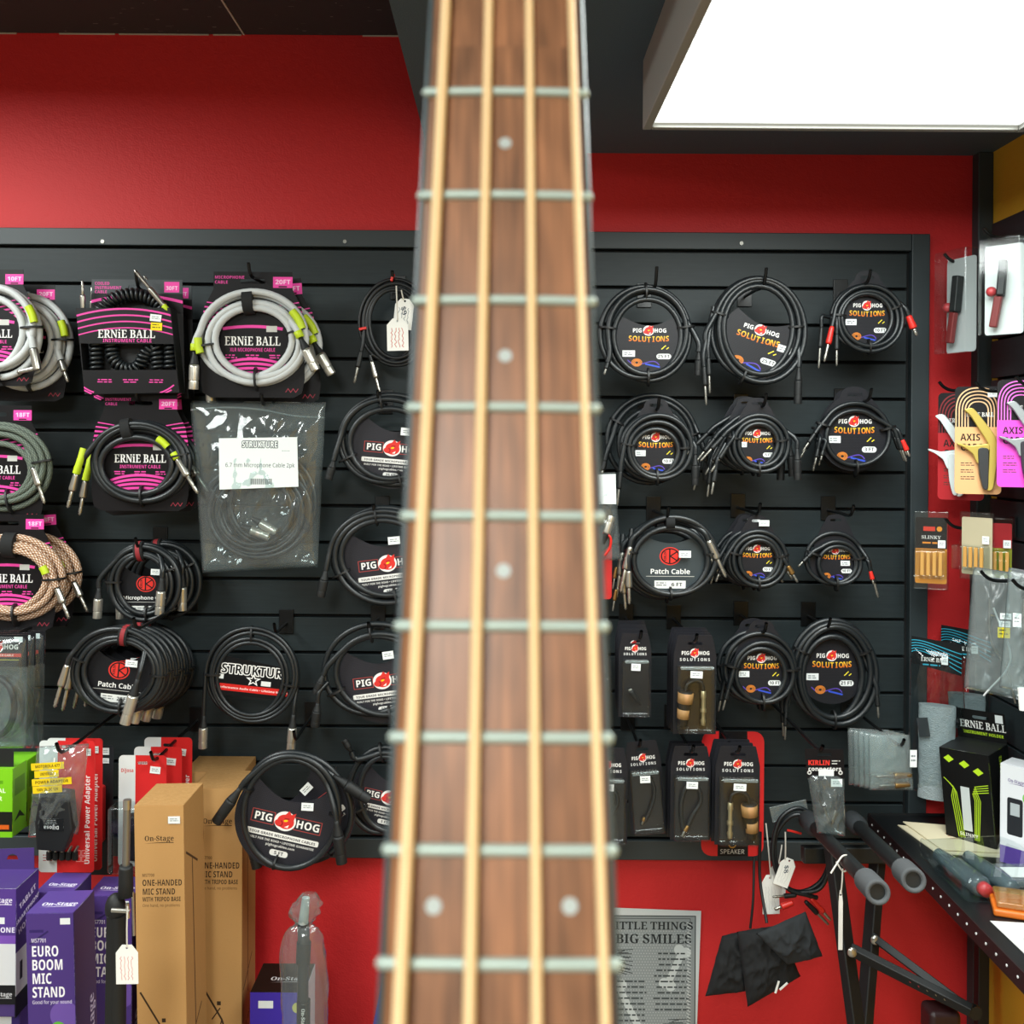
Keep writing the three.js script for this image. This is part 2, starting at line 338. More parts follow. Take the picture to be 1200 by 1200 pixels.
// clear pouch between four pixel corners: tl, tr, br, bl
function pouch(t, q, bulge, mat, sd = 1, name = 'bag', crease = 1, n = 26) {
  const mk = (side) => {
    const g = new THREE.PlaneGeometry(1, 1, n, n), p = g.attributes.position;
    for (let i = 0; i < p.count; i++) {
      const u = p.getX(i) + 0.5, v = 0.5 - p.getY(i), lerp = (a, b, k) => a + (b - a) * k;
      const px = lerp(lerp(q[0][0], q[1][0], u), lerp(q[3][0], q[2][0], u), v), py = lerp(lerp(q[0][1], q[1][1], u), lerp(q[3][1], q[2][1], u), v);
      const env = Math.pow(Math.max(0, 16 * u * (1 - u) * v * (1 - v)), 0.5);
      const rg = (a, b2, c2) => Math.pow(1 - Math.abs(noise.noise(a, b2, c2)), 5), w = rg(px / 21 + sd, py / 30, sd * 3.1) * 0.8 + rg(px / 11, py / 15 + sd, sd) * 0.5 + noise.noise(px / 5, py / 8 + sd, sd) * 0.15;
      const e = t.L(px + 0.6 * noise.noise(py / 9, sd, 2), py, side * (env * bulge + crease * env * w * 0.008 + 0.0004 * env));
      p.setXYZ(i, e.x, e.y, e.z);
    }
    if (side < 0) { const ix = g.index.array; for (let i = 0; i < ix.length; i += 3) { const a = ix[i]; ix[i] = ix[i + 1]; ix[i + 1] = a; } }
    return g;
  };
  const g = mergeGeometries([mk(1), mk(-1)]); g.deleteAttribute('normal'); g.deleteAttribute('uv');
  const m = mergeVertices(g, 1e-6); m.computeVertexNormals();
  return part(name, m, mat, t);
}
const circ = (r, n = 40, a0 = 0, a1 = 360) => Array.from({ length: n }, (_, i) => { const a = (a0 + (a1 - a0) * i / (n - 1)) * Math.PI / 180; return [r * Math.cos(a), r * Math.sin(a)]; });
// round card with a scooped top
function scoop(r, k = 1) { const o = circ(r, 44, 137, 403); const A = o[o.length - 1], B = o[0], m = 14; for (let i = 1; i < m; i++) { const f = i / m; o.push([A[0] + (B[0] - A[0]) * f, A[1] + (B[1] - A[1]) * f - Math.sin(f * Math.PI) * r * 0.34 * k]); } return o; }
// round card with a hang tab on top: body radius r, tab half width w, tab top h
function tabbed(r, w, h) {
  const o = circ(r, 40, 150, 390), A = o[o.length - 1], B = o[0];
  const bez = (p0, p1, p2, p3) => { for (let i = 1; i <= 8; i++) { const t = i / 8, u = 1 - t; o.push([0, 1].map((k) => u * u * u * p0[k] + 3 * u * u * t * p1[k] + 3 * u * t * t * p2[k] + t * t * t * p3[k])); } };
  bez(A, [A[0] * 0.98, A[1] + r * 0.2], [w * 1.25, h - r * 0.35], [w, h - w * 0.7]);
  bez([w, h - w * 0.7], [w * 0.9, h - w * 0.1], [w * 0.5, h], [0, h]);
  bez([0, h], [-w * 0.5, h], [-w * 0.9, h - w * 0.1], [-w, h - w * 0.7]);
  bez([-w, h - w * 0.7], [-w * 1.25, h - r * 0.35], [B[0] * 0.98, B[1] + r * 0.2], B); o.pop();
  return o;
}
const slot = (y, w = 9, h = 2.2) => rrect(-w, y - h, w, y + h, h * 0.9, 3);
// ---------------------------------------------------------------- printed cards
function hatch(g, w, h, a, b, st = 5) { fill(g, a, 0, 0, w, h); g.fillStyle = b; for (let y = 0; y < h; y += st) for (let x = (y / st % 2) * st * 0.5; x < w; x += st) g.fillRect(x, y, st * 0.55, st * 0.4); }
function emblem(g, x, y, r) {                       // round red and white emblem of the cable cards
  g.save(); g.translate(x, y); g.scale(r, r);
  g.fillStyle = '#e9e6e2'; g.beginPath(); g.arc(0, 0, 1, 0, 7); g.fill();
  g.fillStyle = '#d2352f'; g.beginPath(); g.ellipse(0.05, 0.05, 0.78, 0.72, 0.2, 0, 7); g.fill();
  g.beginPath(); g.moveTo(-0.2, -0.5); g.lineTo(0.2, -1.1); g.lineTo(0.45, -0.75); g.lineTo(0.85, -1.0); g.lineTo(0.75, -0.2); g.closePath(); g.fill();
  g.beginPath(); g.ellipse(-0.5, 0.3, 0.42, 0.34, 0.3, 0, 7); g.fill();
  g.strokeStyle = '#8e1d1b'; g.lineWidth = 0.1; g.beginPath(); g.arc(-0.5, 0.3, 0.3, -1.2, 1.4); g.stroke(); g.beginPath(); g.moveTo(-0.1, -0.25); g.lineTo(0.35, -0.3); g.stroke();
  g.fillStyle = '#f2c61d'; g.beginPath(); g.ellipse(0.05, -0.05, 0.2, 0.11, -0.3, 0, 7); g.fill();
  g.fillStyle = '#eee9e4'; g.beginPath(); g.moveTo(0.0, 0.62); g.lineTo(0.42, 0.3); g.lineTo(0.35, 0.62); g.closePath(); g.fill();
  g.restore();
}
function brandRow(g, x, y, k, outline) {              // brand row: word, emblem, word
  if (outline) { g.strokeStyle = '#b8433d'; g.lineWidth = 0.02 * k; g.strokeRect(x - 1.0 * k, y - 0.2 * k, 0.66 * k, 0.4 * k); g.strokeRect(x + 0.26 * k, y - 0.2 * k, 0.78 * k, 0.4 * k); }
  txt(g, 'PIG', x - 0.66 * k, y, 0.36 * k, '#ece9e4', { sx: 0.9 }); txt(g, 'HOG', x + 0.66 * k, y, 0.36 * k, '#ece9e4', { sx: 0.9 });
  emblem(g, x - 0.02 * k, y, 0.32 * k);
}
function tourMat(ft) {
  return printed(360, 340, (g, w, h) => {
    hatch(g, w, h, '#26252a', '#37363c', 6); g.translate(180, 170 - 10);
    brandRow(g, 0, -12, 120, true);
    pill(g, '#e4e2de', -128, 38, 256, 22, 5); txt(g, 'TOUR GRADE MICROPHONE CABLES', 0, 49, 15, '#2a2a2c', { sx: 0.92 });
    txt(g, 'BUILT FOR THE ROAD • LIFETIME GUARANTEE', 0, 73, 12, '#d9d7d2', { sx: 0.9 }); txt(g, 'pighogcables.com', 0, 89, 12, '#d9d7d2');
    pill(g, '#dcdad6', -32, 104, 64, 24, 9); txt(g, ft, 0, 116, 17, '#2a2a2c');
  }, 0.42);
}
function solutionsMat(ft, hr, stk) {                   // hr: tab height in body radii
  const W = 280, R = 140, H = Math.round(R * (1 + hr));
  return printed(W, H, (g) => {
    hatch(g, W, H, '#1d1d21', '#2c2c31', 5); g.translate(R, hr * R); const r = R;
    brandRow(g, 0, -0.42 * r, 0.5 * r, false);
    const gr = g.createLinearGradient(0, -0.1 * r, 0, 0.1 * r); gr.addColorStop(0, '#f0cf3a'); gr.addColorStop(1, '#d85a1c');
    'SOLUTIONS'.split('').forEach((c, i) => txt(g, c, (i - 4) * 0.132 * r, -0.14 * r - Math.abs(i - 4) * 0.008 * r, 0.24 * r, gr, { sx: 0.85 }));
    g.strokeStyle = '#5a43a8'; g.lineWidth = 0.03 * r; g.beginPath(); g.moveTo(-0.6 * r, 0.5 * r); g.bezierCurveTo(-0.3 * r, 0.9 * r, 0.1 * r, 0.3 * r, 0.3 * r, 0.66 * r); g.stroke();
    g.strokeStyle = '#c8742e'; for (let i = 0; i < 3; i++) { g.beginPath(); g.ellipse(-0.34 * r, 0.58 * r, (0.14 - i * 0.04) * r, (0.11 - i * 0.03) * r, 0, 0, 7); g.stroke(); }
    g.strokeStyle = '#3852c4'; g.lineWidth = 0.05 * r; g.beginPath(); g.moveTo(-0.1 * r, 0.62 * r); g.lineTo(0.32 * r, 0.72 * r); g.stroke();
    g.strokeStyle = '#e6d23a'; g.lineWidth = 0.03 * r; for (const [a, b] of [[0.42, 0.1], [0.5, 0.16], [0.36, 0.16]]) { g.beginPath(); g.moveTo(a * r, b * r); g.lineTo((a + 0.07) * r, (b - 0.06) * r); g.stroke(); }
    pill(g, '#dfe1df', 0.22 * r, 0.3 * r, 0.42 * r, 0.17 * r); txt(g, ft, 0.43 * r, 0.385 * r, 0.14 * r, '#2a2a2c');
    if (stk) { fill(g, '#dfe2e2', stk[0] * r, stk[1] * r, 0.36 * r, 0.2 * r); lines(g, '#7a8082', (stk[0] + 0.05) * r, (stk[1] + 0.06) * r, 0.26 * r, 2, 0.06 * r, 0.03 * r); }
  }, 0.4);
}
const PINK = '#e5479f';
function ebMat(title, ft, tag) {                      // black card with pink stripes; drawn on 330 x 410
  return printed(330, 410, (g, w, h) => {
    fill(g, '#161416', 0, 0, w, h);
    g.strokeStyle = PINK;
    for (let i = 0; i < 6; i++) { g.lineWidth = 4 + i * 1.3; for (const sx of [0, 1]) { g.save(); if (sx) { g.translate(w, 0); g.scale(-1, 1); } g.beginPath(); g.moveTo(-6, 96 + i * 17); g.quadraticCurveTo(60, 104 + i * 13, 165, 128 + i * 14); g.stroke(); g.restore(); } }
    g.fillStyle = '#161416'; g.beginPath(); g.ellipse(165, 245, 132, 116, 0, 0, 7); g.fill();
    g.save(); g.beginPath(); g.ellipse(165, 250, 128, 112, 0, 0, 7); g.clip();
    g.lineWidth = 9; for (let i = 0; i < 5; i++) { g.beginPath(); g.ellipse(165, 372, 160 - i * 6, 88 - i * 15, 0, Math.PI, Math.PI * 2); g.stroke(); }
    g.lineWidth = 10; g.beginPath(); g.moveTo(70, 186); g.quadraticCurveTo(165, 170, 260, 186); g.stroke();
    g.restore();
    fill(g, '#bdbdb8', 208, 176, 34, 20);
    txt(g, 'ERNiE BALL', 165, 226, 39, '#eceae6', { font: 'serif', sx: 0.74, stroke: '#161416', lw: 3 });
    txt(g, title, 165, 254, 16, PINK, { sx: title.length > 18 ? 0.74 : 0.9 });
    for (const x of [95, 165, 235]) lines(g, PINK, x - 22, 270, 44, 2, 8, 4, 0.5);
    txt(g, tag[0], 44, 18, 14, PINK, { align: 'left' }); txt(g, tag[1], 44, 34, 14, PINK, { align: 'left' });
    fill(g, PINK, 228, 8, 62, 44); fill(g, '#161416', 228, 8, 62, 8); txt(g, ft, 259, 33, 22, '#f2c5e0'); fill(g, '#161416', 246, 46, 26, 4);
    g.strokeStyle = '#b33a4c'; g.lineWidth = 2; g.beginPath(); for (let i = 0; i < 6; i++) g.lineTo(270 + i * 8, 392 - (i % 2) * 12); g.stroke();
  }, 0.38);
}
// shoulder-shaped card, 110 x 137 pixels round the coil centre
const ebPts = (k = 1) => { const h = [[43, 77], [43, 58], [47, 50], [53, 38], [56, 20], [57, -40], [54, -55], [45, -60]]; return [...h, ...h.slice().reverse().map(([x, y]) => [-x, y])].map(([x, y]) => [x * k, y * k]); };
const ebSlot = rrect(-14, 64, 14, 69, 2, 2);
const MATS = {
  ebInstr20: ebMat('INSTRUMENT CABLE', '20FT', ['INSTRUMENT', 'CABLE']), ebInstr10: ebMat('INSTRUMENT CABLE', '10FT', ['INSTRUMENT', 'CABLE']),
  ebInstr18: ebMat('INSTRUMENT CABLE', '18FT', ['INSTRUMENT', 'CABLE']), ebMic: ebMat('XLR MICROPHONE CABLE', '20FT', ['MICROPHONE', 'CABLE']),
};
const kirlin = (g, x, y, r) => {
  g.fillStyle = '#d8352e'; g.beginPath(); g.arc(x, y, r, 0, 7); g.fill(); g.strokeStyle = '#1a1a1c'; g.lineWidth = r * 0.13;
  g.beginPath(); g.arc(x, y, r * 0.82, 0, 7); g.stroke(); g.beginPath(); g.moveTo(x - 0.05 * r, y - r * 0.85); g.lineTo(x - 0.05 * r, y + r * 0.85); g.moveTo(x + r * 0.7, y - r * 0.55); g.lineTo(x, y); g.lineTo(x + r * 0.7, y + r * 0.55); g.stroke();
  txt(g, 'KIRLIN', x - r * 0.45, y, r * 0.32, '#1a1a1c', { rot: -Math.PI / 2 });
};
const kirlinMat = (title, ft, bg) => printed(320, 320, (g, w, h) => {
  fill(g, bg, 0, 0, w, h); kirlin(g, 160, 108, 48);
  txt(g, title, 160, 190, title.length > 12 ? 28 : 34, '#eceae6', { bold: false, stroke: '#eceae6', lw: 1 }); fill(g, '#b9b7b2', 52, 214, 216, 3);
  fill(g, '#dcdcd8', 90, 238, 140, 42); lines(g, '#6a6c6e', 98, 248, 52, 2, 12, 5); txt(g, ft, 190, 259, 26, '#2a2a2c');
}, 0.4);
const addAt = (t, c) => { t.px = c; return t; };

// ---------------------------------------------------------------- cables, left of the bass neck
{
  const braid = (a, b, c) => { const x = data(64, 64, (u, v, i, j) => { const k = ((i + j) >> 3) % 2, l = ((i - j + 64) >> 3) % 2; return k ? (l ? a : b) : (l ? b : c); }); x.repeat.set(1, 2); return std(0xffffff, 0.8, 0, { map: x }); };
  const brown = braid([222, 208, 196], [170, 128, 92], [112, 74, 52]), green = braid([112, 120, 106], [84, 94, 84], [60, 68, 62]);
  const e = (o) => { const t = coil(o); addAt(t, o.c); return t; };
  const ebCard = (m, k = 1, dx = 0, dy = 0) => ({ pts: ebPts(k), m, hole: ebSlot.map(([x, y]) => [x * k, y * k]), dx, dy });
  // white cables at the edge
  e({ label: 'white instrument cable coil with angled plug on 10FT card beside the coiled-cord box', c: [-10, 388], r: [60, 60], z: 0.17, th: 8.5, turns: 5, m: M.whiteCable, ties: [5, -80], card: ebCard(MATS.ebInstr10, 1, -8, -4), sleeves: [[10, 22, 0.6]], group: null,
    ends: [{ b: [-60, 420], t: [-64, 450], k: 'jack', r: 4 }, { b: [42, 408], t: [47, 434], k: 'angle', r: 5 }] });
  e({ label: 'white instrument cable coil with straight plug on 20FT card, behind another white coil', c: [27, 400], r: [59, 60], z: 0.12, th: 8.5, turns: 5, m: M.whiteCable, ties: [2, -80], card: ebCard(MATS.ebInstr20, 1, -8, -10), sleeves: [[6, 20, 0.7]],
    ends: [{ b: [-20, 430], t: [-24, 455], k: 'jack', r: 4 }, { b: [74, 422], t: [83, 448], k: 'jack', r: 4.5 }] });
  e({ label: 'grey green braided instrument cable coil on pink striped card', c: [-1, 548], r: [63, 55], z: 0.15, th: 7, turns: 6, layers: 4, m: green, metresUV: 70, ties: [10, -75], card: ebCard(MATS.ebInstr18, 1, -7, -4),
    ends: [{ b: [-50, 570], t: [-54, 595], k: 'jack', r: 4 }, { b: [41, 547], t: [55, 590], k: 'jack', r: 4.5 }] });
  const bt = e({ label: 'brown and white braided cable coil with 18FT card in front of its twin', c: [10, 680], r: [66, 54], z: 0.16, th: 8.5, turns: 5, m: brown, metresUV: 55, ties: [3, -80], strap: 88, strapW: 14, card: ebCard(MATS.ebInstr18, 1, -4, 0), sleeves: [[14, 16, 2]],
    ends: [{ b: [-50, 690], t: [-54, 715], k: 'jack', r: 4 }, { b: [69, 687], t: [84, 724], k: 'jack', r: 4.2 }] });
  behind(bt, 1, 19, -3, 0.046, 'brown and white braided cable coil half hidden behind its twin');
  // black instrument cable
  const ib = e({ label: 'black instrument cable coil with yellow sleeves on pink striped 20FT card', c: [162, 542], r: [60, 51], z: 0.17, th: 7.5, turns: 4, layers: 3, ties: [-84, 12], strap: 105, strapW: 11, card: ebCard(MATS.ebInstr20, 1, 1, 3), sleeves: [[32, 24, 2.2]],
    ends: [{ b: [92, 555], t: [82, 596], k: 'jack', r: 4.6, shrink: 1 }, { b: [209, 537], t: [234, 578], k: 'jack', r: 4.6, shrink: 1 }] });
  { const g = tube([ib.L(100, 526, 0.008), ib.L(97, 540, 0.012), ib.L(92, 555, 0.012)], 4.2 * ib.s, 12, 8); part('shrink_sleeve', g, M.yellowShrink, ib, 'yellow green sleeve'); }
  behind(ib, 1, 10, 3, 0.05, 'black instrument cable coil half hidden behind the 20FT one with yellow sleeves');
  hook(160, 470, 0.18, 'through the card of the black instrument cable');
  // microphone cable of the red disc card
  const km = e({ label: 'small black microphone cable coil with silver connectors and red disc logo', c: [168, 683], r: [45, 47], z: 0.14, th: 6.5, turns: 4, ties: [178, -82, 25], strap: 97, strapW: 10, strapLabel: 1, card: { pts: scoop(38), m: kirlinMat('Microphone Cable', '10FT', '#1b1b1e'), dx: 2, dy: -6 },
    ends: [{ b: [118, 688], t: [116, 724], k: 'xlr', r: 5.2 }, { b: [194, 675], t: [191, 718], k: 'xlr', r: 5.4, dz: 12 }] });
  sticker(km, 183, 670, 11, 7, 0.004, -0.05);
  behind(km, 1, 24, -3, 0.048, 'black microphone cable coil hanging behind the one with silver connectors');
  hook(160, 642, 0.16, 'carrying the small black microphone cables');
  // stack of patch cables
  const kp = e({ label: 'front black patch cable of the deep stack, red disc logo and 25FT label', c: [139, 787], r: [57, 52], z: 0.31, th: 6.5, turns: 4, ties: [160, -86, -5], strap: 82, strapW: 10, strapLabel: 1, card: { pts: scoop(42), m: kirlinMat('Patch Cable', '25FT', '#1b1b1e'), rot: -0.1, dx: -1, dy: -4 },
    ends: [{ b: [81, 778], t: [66, 829], k: 'jack', r: 4.8 }, { b: [167, 792], t: [152, 844], k: 'xlr', r: 6.4, dz: 14 }] });
  sticker(kp, 155, 777, 14, 8, 0.004, -0.1);
  behind(kp, 5, 6.5, -1.2, 0.051, 'black patch cable coil stacked behind the 25FT one', 'patch cables stacked on one hook');
  hook(158, 737, 0.34, 'carrying the deep stack of patch cables');
  // white microphone cable
  const wm = e({ label: 'white microphone cable coil with silver connectors on pink striped card', c: [297, 399], r: [66, 58], z: 0.18, th: 8.5, turns: 4, m: M.whiteCable, ties: [188, -86, 14], strap: 96, strapW: 12, card: ebCard(MATS.ebMic, 1.08, -2, -2), sleeves: [[14, 30, 0.6], [178, 22, 0.4]],
    ends: [{ b: [230, 412], t: [229, 457], k: 'xlr', r: 5.8, shrink: 1 }, { b: [354, 396], t: [372, 434], k: 'xlr', r: 5.8, shrink: 1, dz: 10 }] });
  behind(wm, 1, 16, 10, 0.052, 'white microphone cable coil mostly hidden behind the one with the pink card');
  hook(292, 321, 0.2, 'carrying the white microphone cables');
  // thin cable with paper tags
  const tc = e({ label: 'thin black cable looped with red ties and two handwritten paper tags', c: [462, 378], r: [44, 54], z: 0.12, th: 4.6, turns: 5, layers: 4, m: M.cableThin, ties: [], ends: [{ b: [424, 412], t: [416, 450], k: 'black', r: 3.4 }, { b: [436, 423], t: [447, 464], k: 'jack', r: 3.2 }] });
  for (const [x, y, r] of [[426, 386, 0.2], [460, 326, 1.3]]) { const g = box(9 * tc.s, 3 * tc.s, 8 * tc.s, 0.001); g.rotateZ(r); const q = tc.L(x, y, 0.006); g.translate(q.x, q.y, q.z); part('red_tie', g, M.redPlastic, tc, 'red plastic tie'); }
  hook(460, 330, 0.13, 'carrying the thin cable with paper tags');
  // tour grade microphone cables beside the neck
  const tour = (c, r, z, ft, label, ends, rot, cr, extra = {}) => { const t = e({ label, c, r, z, th: 7.2, turns: 4, layers: 3, ties: [205, -75, 100, 35], card: { pts: scoop(cr), m: tourMat(ft), rot, dx: 4, dy: -6 }, ends, ...extra }); return t; };
  const t1 = tour([456, 517], [64, 58], 0.15, '25 FT', 'black microphone cable coil with 25 FT label below the thin tagged cable', [{ b: [392, 540], t: [386, 562], k: 'xlrblack', r: 5 }, { b: [520, 540], t: [524, 575], k: 'xlrblack', r: 5 }], -0.08, 50);
  sticker(t1, 478, 506, 16, 9, 0.006, -0.08);
  const t2 = tour([450, 652], [66, 59], 0.15, '15 FT', 'black microphone cable coil with 15 FT label between two like coils', [{ b: [383, 668], t: [377, 699], k: 'xlrblack', r: 5.4 }, { b: [516, 668], t: [520, 700], k: 'xlrblack', r: 5 }], 0.13, 52);
  sticker(t2, 462, 633, 14, 9, 0.006, 0.1);
  const t3 = tour([444, 790], [66, 60], 0.16, '10 FT', 'black microphone cable coil with 10 FT label beside the starred cable', [{ b: [380, 790], t: [371, 812], k: 'xlrblack', r: 5 }, { b: [512, 808], t: [515, 840], k: 'xlrblack', r: 5 }], 0.13, 52, { extra: [{ f: [384, 800], b: [374, 822], t: [371, 850], k: 'xlrblack', r: 5.4, w: 3.2 }] });
  sticker(t3, 455, 767, 13, 9, 0.006, 0.15);
  const t5 = tour([453, 928], [47, 58], 0.13, '5 FT', 'black microphone cable coil with short label, partly hidden by the large tilted coil', [{ b: [412, 880], t: [404, 866], k: 'xlrblack', r: 4 }, { b: [500, 950], t: [502, 975], k: 'xlrblack', r: 4 }], -0.22, 46);
  const t4 = tour([339, 949], [62, 71], 0.31, '5 FT', 'large tilted microphone cable coil with 5 FT label in front of the cardboard boxes', [{ b: [283, 922], t: [255, 962], k: 'xlrblack', r: 6.6 }, { b: [396, 956], t: [403, 1006], k: 'xlrblack', r: 6.6, dz: 12 }], -0.22, 57, { turns: 2, layers: 2, tilt: -0.18, ties: [165, -95, 5], card: { pts: scoop(61), m: tourMat('5 FT'), rot: -0.22, dx: -4, dy: -12 } });
  sticker(t4, 361, 944, 14, 9, 0.006, -0.05);
  const t4b = behind(t4, 1, 10, -6, 0.03, 'second tilted microphone cable, its card peeking out above the large one'); t4b[0].rotation.z = 0.85;
  hook(345, 868, 0.2, 'carrying the tilted microphone cables');
  for (const [x, y, z, w] of [[443, 470, 0.16, 'below the thin tagged cable'], [438, 603, 0.16, 'of the middle microphone cable beside the neck'], [432, 741, 0.17, 'above the cable beside the starred coil']]) hook(x, y, z, w);
  // starred cable
  const st = printed(340, 200, (g, w, h) => {
    fill(g, '#0e0e10', 0, 0, w, h); txt(g, 'STRUKTUR', w / 2, 66, 62, '#101012', { sx: 0.86, stroke: '#eceae6', lw: 9 });
    g.strokeStyle = '#eceae6'; g.lineWidth = 5; g.beginPath(); for (let i = 0; i <= 10; i++) { const a = -Math.PI / 2 + i * Math.PI / 5, r = i % 2 ? 11 : 27; g.lineTo(180 + r * Math.cos(a), 112 + r * Math.sin(a)); } g.stroke();
    fill(g, '#c8241f', 0, 142, w, 34); txt(g, 'High Performance Audio Cable • Lifetime Warranty', w / 2, 159, 15, '#f0dcd8', { sx: 0.95 });
    fill(g, '#d8dad8', 10, 96, 42, 24); fill(g, '#d8dad8', 214, 112, 42, 24);
  }, 0.4);
  const sc = e({ label: 'thin black cable coil round a black card with star and red stripe', c: [295, 792], r: [56, 58], z: 0.15, th: 5, turns: 5, layers: 4, ties: [178, 90, -12], card: { pts: [[-46, 20], [36, 12], [47, -26], [-40, -27]].map((p) => p), m: st, rot: -0.1, dx: 0, dy: 2, dz: 2 },
    ends: [{ b: [240, 838], t: [239, 876], k: 'xlr', r: 5.2 }, { b: [345, 836], t: [342, 878], k: 'xlr', r: 5.2 }] });
  hook(322, 742, 0.13, 'behind the starred cable coil');
}
// ---------------------------------------------------------------- cables, right of the bass neck
{
  const e = (o) => { const t = coil(o); t.px = o.c; return t; };
  const sol = (r, h, ft, stk, more = {}) => ({ pts: tabbed(r, r * 0.42, h), hole: slot(h - r * 0.22, r * 0.22, r * 0.05), m: solutionsMat(ft, h / r, stk), ...more });
  const solRound = (r, ft, stk, more = {}) => ({ pts: scoop(r, 0.7), m: solutionsMat(ft, 0.84, stk), ...more });
  const L = (txt) => 'black cable coil, multicolour card, ' + txt;
  e({ label: L('large, beside the bass neck, top row'), c: [758, 392], r: [56, 60], z: 0.17, th: 6.8, turns: 5, layers: 3, ties: [172, 10, -88, 92], card: solRound(41, '25 FT', [-0.75, 0.2], { dx: 2, dy: -8, dz: 2 }), ends: [{ b: [712, 425], t: [708, 440], k: 'black', r: 3 }, { b: [818, 412], t: [817, 440], k: 'xlrblack', r: 4 }] });
  hook(769, 334, 0.19, 'over the 25 FT coil beside the neck', 0.034);
  e({ label: L('tilted, with long plugs hanging at its left'), c: [887, 388], r: [57, 66], z: 0.17, th: 6.8, turns: 5, layers: 3, ties: [160, 5, -110], card: solRound(45, '25 FT', [0.55, -0.2], { dx: 0, dy: -12, rot: -0.3, dz: 2 }), ends: [{ b: [826, 400], t: [824, 446], k: 'black', r: 3.2 }, { b: [935, 430], t: [934, 473], k: 'xlrblack', r: 4.6 }],
    extra: [{ f: [836, 360], b: [824, 430], t: [827, 476], k: 'black', r: 3 }, { f: [834, 370], b: [829, 420], t: [831, 462], k: 'black', r: 3 }] });
  hook(897, 333, 0.19, 'over the tilted coil', 0.03);
  const r3 = e({ label: L('10 FT label, bright red plugs on both sides'), c: [1017, 373], r: [43, 42], z: 0.16, th: 5.6, turns: 4, layers: 3, ties: [175, -88, 22], card: sol(36, 56, '10 FT', [-0.7, 0.02], { dy: 0 }), ends: [{ b: [974, 383], t: [965, 425], k: 'red', r: 3.6 }, { b: [1063, 370], t: [1073, 394], k: 'rca', r: 4.4 }],
    extra: [{ f: [980, 365], b: [979, 392], t: [979, 430], k: 'black', r: 2.8 }, { f: [972, 372], b: [961, 384], t: [958, 433], k: 'black', r: 2.8 }] });
  hook(1019, 329, 0.19, 'through the card of the cable with red plugs');
  const r4 = e({ label: L('10 FT label, nested in front of a larger coil'), c: [769, 527], r: [42, 41], z: 0.19, th: 6.2, turns: 4, layers: 3, ties: [170, 4, -88], card: sol(35, 60, '10 FT', [-0.7, 0.02]), ends: [{ b: [727, 552], t: [723, 594], k: 'black', r: 3.4 }, { b: [814, 532], t: [814, 568], k: 'xlrblack', r: 4.4 }] });
  e({ label: 'larger black cable coil behind the nested 10 FT coil beside the bass neck', c: [764, 519], r: [56, 57], z: 0.1, th: 6.4, turns: 4, layers: 3, ties: [150, 12], ends: [{ b: [709, 540], t: [704, 562], k: 'black', r: 3.4 }, { b: [826, 540], t: [827, 562], k: 'xlrblack', r: 4.2 }] });
  hook(772, 478, 0.21, 'through the card of the nested 10 FT coil');
  const r5 = e({ label: L('short label, two long plugs reaching down left'), c: [888, 521], r: [37, 37], z: 0.2, th: 5.8, turns: 4, layers: 3, ties: [165, 10, -88], card: sol(31, 55, '5 FT', [-0.75, -0.1]), ends: [{ b: [846, 512], t: [820, 541], k: 'black', r: 3.2 }, { b: [933, 525], t: [934, 562], k: 'xlrblack', r: 4.6 }],
    extra: [{ f: [858, 505], b: [852, 522], t: [832, 554], k: 'black', r: 3.2 }, { f: [850, 520], b: [838, 550], t: [833, 580], k: 'black', r: 3 }] });
  behind(r5, 2, -9, -1, 0.03, 'black cable coil behind the 5 FT one with two long plugs', 'cable coils behind the short one');
  hook(897, 474, 0.22, 'through the card of the short coil with long plugs');
  const r6 = e({ label: L('3 FT label, red plug, beside the panel frame'), c: [1002, 511], r: [48, 45], z: 0.16, th: 5.6, turns: 3, layers: 3, ties: [160, 15, -88], card: sol(41, 58, '3 FT', [-0.75, -0.0]), ends: [{ b: [954, 508], t: [939, 530], k: 'black', r: 2.8 }, { b: [1050, 512], t: [1061, 541], k: 'black', r: 3 }],
    extra: [{ f: [1045, 500], b: [1055, 515], t: [1064, 535], k: 'rca', r: 3.2 }, { f: [960, 510], b: [957, 526], t: [953, 546], k: 'black', r: 2.8 }, { f: [958, 515], b: [963, 528], t: [960, 540], k: 'black', r: 2.6 }] });
  behind(r6, 1, -4, 3, 0.05, 'black cable coil hidden behind the 3 FT one');
  hook(1020, 468, 0.19, 'over the 3 FT coil');
  const r7 = e({ label: 'black patch cable coil with silver plugs round a grey 6 FT card', c: [786, 654], r: [54, 49], z: 0.19, th: 7.2, turns: 3, layers: 2, ties: [170, 8, -90], strap: 92, strapW: 10, card: { pts: scoop(42, 0.6), m: kirlinMat('Patch Cable', '6 FT', '#3a4144'), dx: 0, dy: -3 }, ends: [{ b: [738, 640], t: [727, 694], k: 'jack', r: 4.4 }, { b: [829, 632], t: [850, 676], k: 'jack', r: 4.6 }],
    extra: [{ f: [740, 620], b: [736, 668], t: [737, 708], k: 'jack', r: 4 }] });
  sticker(r7, 802, 649, 14, 8, 0.006);
  behind(r7, 1, -8, 3, 0.048, 'dark patch cable coil behind the grey 6 FT card');
  hook(783, 606, 0.21, 'under the strap of the grey card patch cable');
  const r8 = e({ label: L('small, brass plugs at right, below the long plug coil'), c: [888, 656], r: [36, 36], z: 0.18, th: 5.6, turns: 4, layers: 3, ties: [165, 10, -88], card: sol(30, 52, '10 FT', null), ends: [{ b: [846, 662], t: [838, 682], k: 'black', r: 2.8 }, { b: [922, 662], t: [934, 682], k: 'brass', r: 3.2 }] });
  sticker(r8, 895, 613, 12, 7, 0.001);
